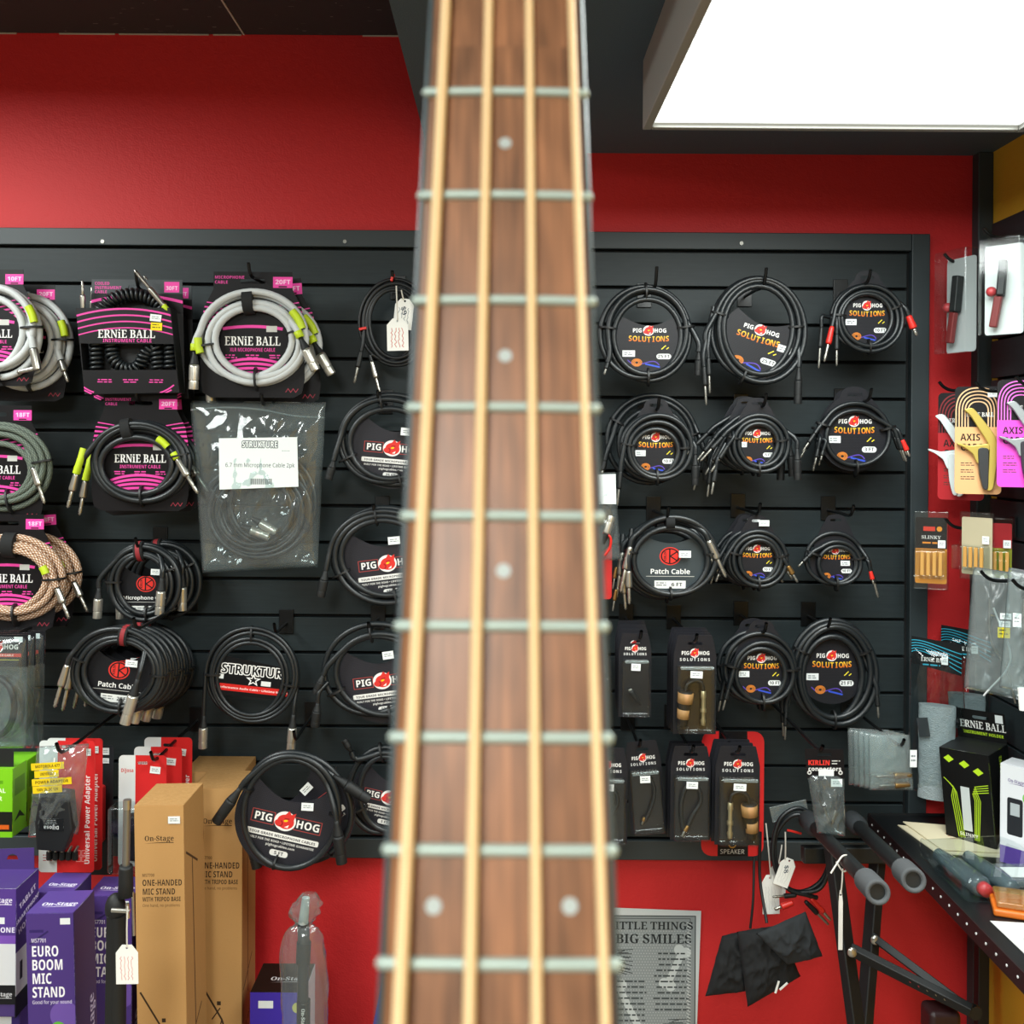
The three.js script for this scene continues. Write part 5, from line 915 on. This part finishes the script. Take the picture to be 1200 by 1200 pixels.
  plug(rc, rc.L(950, 1052, 0.002), rc.L(974, 1078, 0.002), 'rca', 3.4 * cs2); plug(rc, rc.L(944, 1056, 0), rc.L(972, 1084, 0), 'black', 3.2 * cs2);
  part('red_tie', bar(rc.L(920, 970, 0.012), rc.L(937, 974, 0.012), 0.004, 0.003, 0.001), M.redPlastic, rc);
  part('clear_wrap', bar(rc.L(905, 958, -0.012), rc.L(948, 948, -0.012), 0.03, 0.004, 0.001), M.milky, rc);
  paperTag(903, 1048, 20, 46, 0.155, 'blank white paper tag on a long string beside the hanging audio cable', 0.04, 965, '#d4d4d0', null, -6);
  paperTag(920, 1022, 18, 34, 0.19, 'white paper tag with dark writing inside the audio cable loop', -0.35, 975, '#d4d4d0', '$8', 0);
  paperTag(912, 1030, 20, 40, 0.15, 'plain white tag behind the written one in the cable loop', -0.1, 990, '#d4d4d0', null, 4);

  // folding instrument stand
  const st = thing('instrument_stand', 'black folding instrument stand with two padded arms', 'stand', V(P(1005, 1100, 0.3).x, 0, 0.3)), o = st.position;
  const W = (x, y, z) => P(x, y, z).sub(o);
  for (const [a, b2, e] of [[[948, 962, 0.2], [1028, 1045, 0.68]], [[1000, 962, 0.18], [1070, 1031, 0.66]]]) {
    const u = W(...a), v = W(...b2), d = v.clone().sub(u).normalize(), R = 0.0122;
    const arm = part('arm', rod(u, v, R, R, 20), M.rubber, st, 'black tube arm');
    part('pad', lathe(v.clone().addScaledVector(d, -0.065), v.clone().addScaledVector(d, 0.006), [[0, R], [0, 0.0165], [0.06, 0.0178], [0.95, 0.0178], [1, 0.0165], [1, 0.0115], [0.9, 0.011], [0.9, 0]], 22), M.foam, arm, 'grey foam end pad');
    part('pad', lathe(u.clone().addScaledVector(d, -0.01), u.clone().addScaledVector(d, 0.07), [[0, 0], [0, 0.018], [0.8, 0.018], [1, R]], 20), std(0x2e3134, 0.8), arm, 'grey foam collar');
  }
  const leg = (a, b2) => { const u = W(...a), e = W(...b2), v = u.clone().addScaledVector(e.clone().sub(u), (u.y - 0.01) / (u.y - e.y)); return part('leg', bar(u, v, 0.026, 0.02, 0.003), M.black, st); };
  leg([974, 985, 0.26], [1003, 1200, 0.34]); leg([1030, 985, 0.2], [1013, 1200, 0.28]);
  part('top_bar', bar(W(940, 1001, 0.235), W(1045, 1001, 0.225), 0.03, 0.02, 0.003), M.rubber, st);
  const brace = (a, b2, n) => { const u = W(...a), v = W(...b2); const g = bar(u, v, 0.021, 0.014, 0.002), m = part('brace', g, M.black, st); for (let i = 0; i < 5; i++) { const c = u.clone().lerp(v, 0.5 + i * 0.07); const h = new THREE.CylinderGeometry(0.0028, 0.0028, 0.008, 10); h.rotateX(Math.PI / 2); h.scale(1, 1, 2.1); h.translate(c.x, c.y, c.z * 1); part('adjusting_hole', h, i < 2 ? M.redLabel : M.dullSteel, m); } const bo = new THREE.SphereGeometry(0.009, 14, 8); bo.scale(1, 1, 0.5); bo.translate(u.x, u.y, u.z + 0.012); part('bolt', bo, M.steel, m, 'shiny bolt head'); };
  brace([996, 1112, 0.33], [1138, 1184, 0.42]); brace([1023, 1098, 0.25], [1140, 1186, 0.4]);
  { const g = box(0.055, 0.05, 0.05, 0.01); const c = W(1102, 1195, 0.34); g.translate(c.x, c.y, c.z); part('hub', g, std(0x2a1214, 0.45), st); const n2 = new THREE.CylinderGeometry(0.012, 0.012, 0.01, 8); n2.rotateX(Math.PI / 2); const c2 = W(1142, 1186, 0.41); n2.translate(c2.x, c2.y, c2.z); part('knob', n2, M.rubber, st); }
  paperTag(985, 1078, 5, 70, 0.36, 'narrow white tag seen edge on, strung from the stand arm', 0, 1018, '#d4d4d0', null, 2);
  { const t = at('string_loop', 'white string loop tied round the stand arm', 'string', 985, 1005, 0.5); part('string', tube([[968, 1016], [976, 1006], [984, 998], [992, 1000], [996, 1010], [988, 1020], [980, 1010]].map(([x, y], i) => t.L(x, y, 0.024 - 0.004 * i)), 1.1 * t.s, 30, 6), M.string, t); }

  // perforated shelf on the yellow wall
  const SX = 0.752, SY = EYE - 0.76, sf = thing('wall_shelf', 'black metal shelf with perforated edge on the yellow wall', 'shelf', V(SX, SY, 0));
  const put = (g, x, y, z) => { g.translate(x, y, z); return g; };
  part('board', put(box(0.232, 0.004, 1.1, 0.001), 0.117, -0.002, 0.6), std(0x17191b, 0.4, 0.2), sf);
  part('front_lip', put(box(0.0025, 0.03, 1.1), 0.0, -0.012, 0.6), std(0x2a1a1c, 0.4, 0.2), sf);
  part('rear_lip', put(box(0.232, 0.03, 0.0025), 0.117, -0.011, 0.05), M.black, sf);
  for (let i = 0; i < 22; i++) { const h = new THREE.CylinderGeometry(0.0022, 0.0022, 0.001, 8); h.rotateZ(Math.PI / 2); part('perforation', put(h, -0.0016, -0.011, 0.075 + i * 0.032), M.sticker, sf); }
  part('bracket', put(box(0.022, 0.66, 0.022, 0.002), 0.215, -0.35, 0.09), M.black, sf);
  const onShelf = (px, py) => { const dd = (EYE - SY) / ((py - VY) / F - ROLL * (px - VX) / F); return P(px, py, D - dd); };
  const lay = (pts, th, y, mat, par, name, lab) => { const w = pts.map(([x, y2]) => onShelf(x, y2)), c = w.reduce((a, v) => a.add(v), V(0, 0, 0)).multiplyScalar(1 / w.length); par.position.set(c.x, SY, c.z); const g = sheet(w.map((v) => [v.x - c.x, -(v.z - c.z)]), th); g.rotateX(-Math.PI / 2); g.translate(0, y, 0); return part(name, g, mat, par, lab); };
  const paper = (tn, label, cat, pts, th, y, mat) => { const t = thing(tn, label, cat, V(0, 0, 0)); lay(pts, th, y, mat, t, 'sheet'); return t; };
  const cream = std(0xd8ccae, 0.8);
  paper('envelope', 'lower cream paper envelope lying on the perforated shelf', 'envelope', [[1052, 968], [1180, 980], [1180, 1006], [1098, 1001]], 0.002, 0.0006, cream);
  paper('envelope', 'upper cream printed envelope on top of the other on the shelf', 'envelope', [[1058, 966], [1178, 976], [1190, 1003], [1104, 999]], 0.002, 0.004, printed(128, 128, (g, w, h) => { fill(g, '#dccfb0', 0, 0, w, h); lines(g, '#b08870', 40, 50, 60, 3, 10, 4); }, 0.8));
  { const t = paper('paper_sheet', 'white paper with a grey round emblem on the shelf edge', 'paper', [[1160, 1080], [1240, 1085], [1262, 1130], [1200, 1118]], 0.001, 0.0006, printed(200, 200, (g, w, h) => { fill(g, '#dcdcd8', 0, 0, w, h); g.fillStyle = '#8a8c8a'; g.beginPath(); g.ellipse(100, 110, 60, 44, 0, 0, 7); g.fill(); }, 0.7)); }
  { // bag with plastic tubes, orange case
    const a = onShelf(1100, 1012), c = onShelf(1152, 1052), t = thing('tube_bag', 'clear bag with plastic bottles and red cap lying on the shelf', 'bag', a.clone().lerp(c, 0.5)), u = a.clone().sub(t.position), v = c.clone().sub(t.position); u.y = v.y = 0.016;
    part('bottle', lathe(u, v, [[0, 0], [0, 0.012], [0.35, 0.015], [0.4, 0.018], [0.95, 0.018], [1, 0.014], [1, 0]]), phys(0xb4c6cc, 0.15, { transmission: 0.85, thickness: 0 }), t); part('cap', lathe(v.clone().lerp(u, 0.02), v.clone().addScaledVector(v.clone().sub(u).normalize(), 0.012), [[0, 0], [0, 0.012], [1, 0.011], [1, 0]]), std(0xb83a3e, 0.4), t, 'red cap');
    const w = V(0.05, 0, 0.005); part('bottle', lathe(u.clone().add(w), v.clone().add(w), [[0, 0], [0, 0.01], [0.4, 0.014], [0.95, 0.014], [1, 0.01], [1, 0]]), phys(0xb4c6cc, 0.15, { transmission: 0.85, thickness: 0 }), t);
    const e = box(0.17, 0.042, 0.19, 0.012); e.translate(0.05, 0.0215, 0.0); const p = e.attributes.position; for (let i = 0; i < p.count; i++) { const x = p.getX(i), z = p.getZ(i); p.setY(i, Math.max(0.001, p.getY(i) * (1 + 0.25 * noise.noise(x * 60, z * 60, 1)))); } e.computeVertexNormals(); part('bag', e, M.clear, t);
    const oc = onShelf(1185, 1066), ot = thing('orange_case', 'small orange case with clear lid at the shelf edge', 'case', oc); part('base', put(box(0.1, 0.012, 0.075, 0.004), 0.02, 0.006, 0), std(0xd06a1c, 0.45), ot); part('lid', put(box(0.09, 0.01, 0.065, 0.003), 0.02, 0.018, 0), phys(0xe8c070, 0.1, { transmission: 0.8, thickness: 0 }), ot); ot.rotation.y = -0.35;
    const cc = onShelf(1195, 1030), ct = thing('card_pack', 'clear flat pack with white label behind the orange case', 'pack', cc); part('pack', put(box(0.09, 0.01, 0.08, 0.003), 0.0, 0.006, 0), M.milky, ct); part('label', put(box(0.05, 0.001, 0.04), 0, 0.0118, 0), M.sticker, ct);
  }
  // boxes standing on the shelf
  const neon = '#b6d92c';
  const bf = printed(220, 460, (g, w, h) => { fill(g, '#141414', 0, 0, w, h); for (const [x, y] of [[40, 50], [110, 66], [170, 92]]) { g.fillStyle = neon; g.beginPath(); g.moveTo(x, y - 20); g.lineTo(x + 24, y); g.lineTo(x, y + 20); g.lineTo(x - 24, y); g.fill(); } g.strokeStyle = neon; g.lineWidth = 4; for (let i = 0; i < 4; i++) { g.beginPath(); g.moveTo(10 + i * 9, 150 + i * 8); g.lineTo(52 + i * 4, 190 + i * 8); g.lineTo(40 + i * 9, 240); g.lineTo(60 + i * 9, 440); g.stroke(); g.beginPath(); g.moveTo(210, 150 + i * 12); g.lineTo(150 - i * 4, 170 + i * 12); g.lineTo(170 - i * 8, 240); g.lineTo(150 - i * 6, 440); g.stroke(); } fill(g, '#cfd4d2', 84, 180, 40, 220); txt(g, 'SLINKY', 106, 420, 24, '#e0e0dc'); }, 0.35);
  const bs2 = printed(150, 460, (g, w, h) => { fill(g, '#161616', 0, 0, w, h); txt(g, 'FAMOUSLY SLINKY SINCE 1962', 84, 230, 27, neon, { rot: -Math.PI / 2 }); }, 0.35);
  const hdm = printed(220, 130, (g, w, h) => { fill(g, '#141414', 0, 0, w, h); txt(g, 'ERNiE BALL', 118, 62, 44, '#e6e4e0', { font: 'serif', sx: 0.78, rot: 0.0 }); txt(g, 'INSTRUMENT HOLDER', 118, 96, 18, neon, { sx: 0.95 }); fill(g, '#dfe2e2', 176, 8, 34, 34); }, 0.35);
  const stand3 = (label, px, py, w, h, dp, yaw, mats, tab, tiltx = 0) => {
    const p = onShelf(px, py), t = thing('accessory_box', label, 'box', V(p.x, SY + 0.001, p.z)); t.rotation.y = yaw; t.rotation.order = 'ZYX'; t.rotation.z = tiltx; t.position.y += Math.sin(tiltx) * w * 0.62;
    const bd = part('body', put(box(w, h, dp, 0.0015), 0, h / 2, 0), mats[2], t); part('printed_panel', put(box(w - 0.001, h - 0.001, 0.001), 0, h / 2, dp / 2 + 0.0002), mats[0], bd); const g = box(dp - 0.001, h - 0.001, 0.001); g.rotateY(Math.PI / 2); part('printed_panel', put(g, w / 2 + 0.0002, h / 2, 0), mats[1], bd);
    if (tab) { part('hanging_tab', put(sheet(rrect(-w / 2, 0, w / 2, tab, 0.003), 0.0012, rrect(-0.016, tab * 0.72, 0.016, tab * 0.82, 0.003)), 0, h - 0.003, -dp / 2), hdm, t, 'black hanging tab with lettering'); }
    return t;
  };
  stand3('black and neon green instrument holder box with hanging tab on the shelf', 1149, 984, 0.094, 0.176, 0.082, -0.86, [bf, bs2, M.black], 0.06, 0.09);
  stand3('white and purple electronic tuner box on the shelf', 1199, 1012, 0.062, 0.18, 0.05, -0.85, [printed(180, 400, (g, w, h) => { fill(g, '#d9dadd', 0, 0, w, h); wordmark(g, 80, 60, 20, '#5a4a78'); g.fillStyle = '#7cc05a'; g.beginPath(); g.arc(136, 120, 22, 0, 7); g.fill(); pill(g, '#26282c', 36, 130, 80, 150, 10); fill(g, '#a9b0b2', 52, 150, 48, 50); fill(g, '#5a3f96', 0, 330, w, 70); }, 0.4), printed(90, 400, (g, w, h) => { fill(g, '#b8b2c8', 0, 0, w, h); fill(g, '#5a3f96', 0, 250, w, 150); }, 0.4), std(0xd4d4d8, 0.5)]);

  // ---------------------------------------------------------------- goods hanging on the side wall
  const sideHook = (tx, ty, z, what, len = 0.016) => { const p = P(tx, ty, z), t = thing('display_hook', 'black metal peg hook ' + what, 'hook', p), e = 0.985 - p.x; part('rod', tube([V(e, -0.012, 0), V(e * 0.5, -0.012, 0), V(0.024, -0.012, 0), V(0.01, -0.006, 0.001), V(0, 0.004, 0.002)], 0.0032, 30, 8), M.hook, t); const g = box(0.004, 0.04, 0.024, 0.001); g.translate(e - 0.002, -0.01, 0); part('bracket', g, M.hook, t); };
  const hang = (name, label, cat, px, py, z, yaw, group) => { const t = at(name, label, cat, px, py, z, group); t.rotation.y = yaw; t.L0 = (x, y, dz = 0) => V(x * t.s, y * t.s, dz); return t; };
  // winder packs
  const winder = (t, w, h, col, thick) => {
    const s2 = t.s; part('card', sheet(rrect(-w / 2 * s2, -h / 2 * s2, w / 2 * s2, h * 0.44 * s2, 4 * s2), 0.001), col, t);
    const bl = new RoundedBoxGeometry((w + 4) * s2, h * 1.02 * s2, thick * s2, 3, 2 * s2); bl.translate(0, 0, thick * 0.4 * s2); part('blister', bl, M.clear, t, 'clear plastic blister');
    part('handle', bar(t.L0(2, 30, 0.012), t.L0(0, -12, 0.016), 12 * s2, 9 * s2, 0.003), M.black, t); part('jaw', bar(t.L0(-2, -12, 0.016), t.L0(-8, -48, 0.016), 9 * s2, 7 * s2, 0.003), std(0x7a2a2a, 0.4), t); part('red_knob', (() => { const g = new THREE.SphereGeometry(6 * s2, 12, 8); const q2 = t.L0(-10, -6, 0.018); g.translate(q2.x, q2.y, q2.z); return g; })(), std(0xb03a3e, 0.4), t);
  };
  winder(hang('blister_pack', 'narrow clear blister pack with black tool seen edge on, side wall', 'blister pack', 1127, 354, 0.16, -1.25), 46, 118, std(0xb9bcbc, 0.5), 20);
  winder(hang('blister_pack', 'clear blister pack with white card and black red tool, side wall', 'blister pack', 1177, 336, 0.3, -0.85), 44, 112, std(0xd6dad8, 0.5), 18);
  sideHook(1106, 300, 0.14, 'of the edge on blister pack'); sideHook(1152, 270, 0.26, 'of the white card blister pack');
  // capo cards
  const capoCard = (bg, st2) => printed(200, 500, (g, w, h) => { fill(g, '#161416', 0, 0, w, 210); g.strokeStyle = st2; g.lineWidth = 6; for (let i = 0; i < 5; i++) { g.beginPath(); g.moveTo(5 + i * 13, 230); g.lineTo(5 + i * 13, 110); g.quadraticCurveTo(8 + i * 13, 6 + i * 16, 100, 6 + i * 16); g.quadraticCurveTo(192 - i * 13, 6 + i * 16, 195 - i * 13, 110); g.lineTo(195 - i * 13, 230); g.stroke(); } txt(g, 'ERNiE BALL', 108, 130, 27, '#e2e0dc', { font: 'serif', sx: 0.72 }); fill(g, bg, 0, 188, w, h - 188); txt(g, 'AXIS', 24, 236, 44, '#1c1a1a', { align: 'left', sx: 0.9 }); txt(g, 'CAPO', 24, 282, 44, '#1c1a1a', { align: 'left', sx: 0.9 }); for (const y of [354, 386, 418]) lines(g, '#4a3a34', 26, y, 60, 2, 10, 4); }, 0.4);
  const Z = (a) => a.map(([x, y]) => [1080 + x / 6.667, 420 + y / 6.667]);
  const armPts = Z([[345, 405], [395, 400], [480, 510], [540, 600], [565, 680], [560, 800], [535, 1005], [500, 1015], [515, 850], [520, 700], [500, 640], [440, 540], [380, 440]]), lowPts = Z([[290, 668], [370, 690], [440, 682], [505, 676], [500, 722], [445, 745], [432, 810], [400, 740], [340, 692]]), gripPts = Z([[440, 715], [495, 710], [500, 760], [497, 1000], [475, 1006], [450, 900]]);
  const capo = (label, dx, dy, z, yaw, card, arm, grip, sx = 0) => {
    const t = at('capo_pack', label, 'capo pack', 1146 + dx, 517 + dy, z), s2 = t.s; t.rotation.y = yaw;
    part('card', sheet(rrect(-25 * s2, -62 * s2, 25 * s2, 64 * s2, 5 * s2), 0.001), card, t, 'printed card');
    const ex = (pts, dz, th, m, n) => { const sp2 = new THREE.Shape(new THREE.CatmullRomCurve3(pts.map(([x, y]) => V((x - 1146 + sx) * s2, (517 - y) * s2, 0)), true, 'catmullrom', 0.3).getPoints(50).map((v) => new THREE.Vector2(v.x, v.y))); const g = new THREE.ExtrudeGeometry(sp2, { depth: th, bevelEnabled: true, bevelSize: 0.0014, bevelOffset: 0.0004, bevelThickness: 0.0018, bevelSegments: 3 }); g.translate(0, 0, dz); part(n, g, m, t); };
    ex(armPts, 0.006, 0.008, arm, 'capo_arm'); ex(lowPts, 0.006, 0.008, arm, 'capo_jaw'); ex(gripPts, 0.008, 0.009, grip, 'capo_grip');
    sticker(t, 1146 + dx + 15, 517 + dy - 56, 10, 9, 0.0016);
  };
  const whiteP = std(0xcfd6d6, 0.35), goldP = std(0xc9b25a, 0.3, 0.5), greyP = std(0xa2a8aa, 0.3, 0.6);
  capo('white capo on dark red card, beside the tan card', -20, 7, 0.17, -0.6, capoCard('#a8262c', '#7a2a2e'), whiteP, whiteP, -11);
  capo('gold capo on tan striped card', 0, 0, 0.24, -0.3, capoCard('#e0ab78', '#e3b78a'), goldP, std(0x2c2e30, 0.4));
  capo('grey and black capo on bright pink striped card', 50, -8, 0.3, -0.35, capoCard('#e04fc0', '#e06cc8'), greyP, std(0x2a262e, 0.4));
  sideHook(1100, 450, 0.12, 'of the dark red capo card'); sideHook(1142, 450, 0.27, 'of the tan capo card'); sideHook(1190, 444, 0.33, 'of the pink capo card');
  // pick packs
  const pickM = printed(160, 360, (g, w, h) => { fill(g, '#1a1818', 0, 0, w, 170); fill(g, '#c63a2c', 40, 50, 60, 24); g.fillStyle = '#d88a2c'; g.beginPath(); g.arc(122, 62, 14, 0, 7); g.fill(); txt(g, 'SLINKY', 80, 108, 26, '#d8d4ce', { font: 'serif' }); lines(g, '#d8842c', 36, 134, 88, 1, 10, 9); fill(g, '#d98a34', 0, 170, w, h - 170); }, 0.4);
  const pick = (label, px, py, z, yaw, mat, w = 34, h = 92) => { const t = hang('pick_pack', label, 'pick pack', px, py, z, yaw), s2 = t.s; part('card', sheet(rrect(-w / 2 * s2, -h * 0.42 * s2, w / 2 * s2, h * 0.42 * s2, 2 * s2), 0.001), mat, t); const g = new RoundedBoxGeometry((w + 4) * s2, h * s2, 0.006, 3, 0.0025); g.translate(0, 0, 0.001); part('clamshell', g, M.clear, t, 'clear plastic clamshell'); const b3 = new RoundedBoxGeometry((w + 2) * s2, h * 0.36 * s2, 0.03, 3, 0.004); b3.translate(-2 * s2, -h * 0.16 * s2, 0.018); part('tray', b3, M.clear, t); for (let i = 0; i < 4; i++) part('reed', put(box(4 * s2, h * 0.3 * s2, 0.004, 0.001), (-10 + i * 6.5) * s2, -h * 0.16 * s2, 0.014), std(0xd89a4a, 0.5), t); sticker(t, px + w * 0.33, py - 8, 8, 9, 0.006); };
  pick('clear pack with black and orange card beside the panel frame', 1091, 645, 0.14, -0.35, pickM);
  pick('clear pack with wooden reeds right of the black and orange one', 1145, 640, 0.22, -0.9, std(0xbfae90, 0.6), 36, 80);
  pick('clear pack with red and green card above the grey bags', 1170, 645, 0.2, -0.5, printed(120, 240, (g, w, h) => { fill(g, '#a8262c', 0, 0, w, 110); fill(g, '#9a9a2c', 0, 110, w, 130); }, 0.4), 28, 76);
  sideHook(1108, 611, 0.17, 'of the black and orange pick pack');
  // clear bags with metal rods
  [[1166, 752, 0.31, -0.35, 'clear grey bag with folded rods and yellow price label', 66, 174, 51], [1206, 752, 0.41, -0.35, 'clear grey bag with white handled rod beside the yellow labelled bag', 62, 172, 52]].forEach(([px, py, z, yaw, label, w, h, sd], i) => {
    const t = hang('rod_bag', label, 'bag', px, py, z, yaw), s2 = t.s;
    pouch(t, [[px - w * 0.36, py - h / 2], [px + w * 0.4, py - h / 2 + 6], [px + w / 2, py + h / 2 - 20], [px - w / 2, py + h / 2 - 30]], 0.012, M.milky, sd, 'bag', 1.0, 24);
    part('rod', tube([t.L0(-6, 50, 0), t.L0(-4, 0, 0.002), t.L0(12, -30, 0.002), t.L0(22, -70, 0)], 1.4 * s2, 20, 6), M.dullSteel, t); part('rod', tube([t.L0(-2, 40, 0.004), t.L0(16, -20, 0.004), t.L0(-12, -64, 0.004)], 1.2 * s2, 20, 6), M.whiteCable, t);
    if (i) part('handle', rod(t.L0(-8, -54, 0.004), t.L0(-6, -80, 0.004), 4.5 * s2), M.white, t);
    sticker(t, px + 10, py - 32, 12, 7, 0.016); sticker(t, px + 9, py - 23, 12, 7, 0.016); if (!i) sticker(t, px + 8, py - 13, 13, 12, 0.0165, 0, M.pricedYellow); else sticker(t, px - 14, py - 26, 9, 16, 0.014);
  });
  sideHook(1149, 672, 0.34, 'of the yellow labelled grey bag'); sideHook(1186, 682, 0.43, 'of the bag with the white handled rod');
  // polish cloth bags
  const tealH = printed(260, 200, (g, w, h) => { fill(g, '#15181a', 0, 0, w, h); g.strokeStyle = '#2f9ab4'; g.lineWidth = 5; for (let i = 0; i < 5; i++) { g.beginPath(); g.moveTo(0, 24 + i * 16); g.bezierCurveTo(60, 10 + i * 10, 170, 60 + i * 20, w, 80 + i * 26); g.stroke(); } g.fillStyle = '#15181a'; g.beginPath(); g.ellipse(110, 140, 90, 44, 0, 0, 7); g.fill(); txt(g, 'ERNiE BALL', 120, 124, 32, '#e2e0dc', { font: 'serif', sx: 0.72 }); lines(g, '#2f9ab4', 60, 150, 110, 1, 10, 8); }, 0.35);
  const gcl = std(0x8d979a, 0.95, 0, { bumpMap: fine, bumpScale: 0.003 });
  [[1098, 845, 0.115, 'clear bag with grey cleaning cloth and teal header against the red wall', 0], [1133, 832, 0.055, 'second clear bag with grey cloth, behind the first teal header bag', 1]].forEach(([px, py, z, label, i]) => {
    const t = hang('cloth_bag', label, 'bag', px, py, z, -0.45), s2 = t.s;
    { const g = sheet([t.L0(-28, 66), t.L0(26, 56), t.L0(26, 92), t.L0(-28, 98)].map((v) => [v.x, v.y]), 0.001); g.translate(0, 0, 0.004); part('header', g, tealH, t, 'black header with teal lines'); }
    const hl = i ? 40 : 110, g = new THREE.CylinderGeometry(1, 1, hl * s2, 24, 12), p = g.attributes.position; for (let j = 0; j < p.count; j++) { const x = p.getX(j), y = p.getY(j), zz = p.getZ(j), k2 = 1 + 0.12 * noise.noise(x * 2, y * 40, zz * 2); p.setXYZ(j, x * 20 * s2 * k2, y + (19 - hl / 2) * s2, zz * 8 * s2 * k2); } g.computeVertexNormals(); part('cloth', g, gcl, t, 'grey rolled cloth');
    const lg2 = box(12 * s2, 22 * s2, 0.001); lg2.rotateZ(0.15); const lq = t.L0(-14, -6, 11.5 * s2); lg2.translate(lq.x, lq.y, lq.z); part('label', lg2, std(0x23282c, 0.6), t);
    pouch(t, i ? [[px - 29, py - 92], [px + 27, py - 86], [px + 29, py + 16], [px - 30, py + 16]] : [[px - 29, py - 92], [px + 27, py - 86], [px + 34, py + 92], [px - 32, py + 84]], 0.022, M.clear, 61 + i, 'bag', 0.8, 22);
    sticker(t, px + 8, py - 72, 7, 9, 0.007);
  });
}
scene.traverse((o) => { if (o.isMesh) { o.castShadow = true; o.receiveShadow = true; } });
renderer.render(scene, camera);
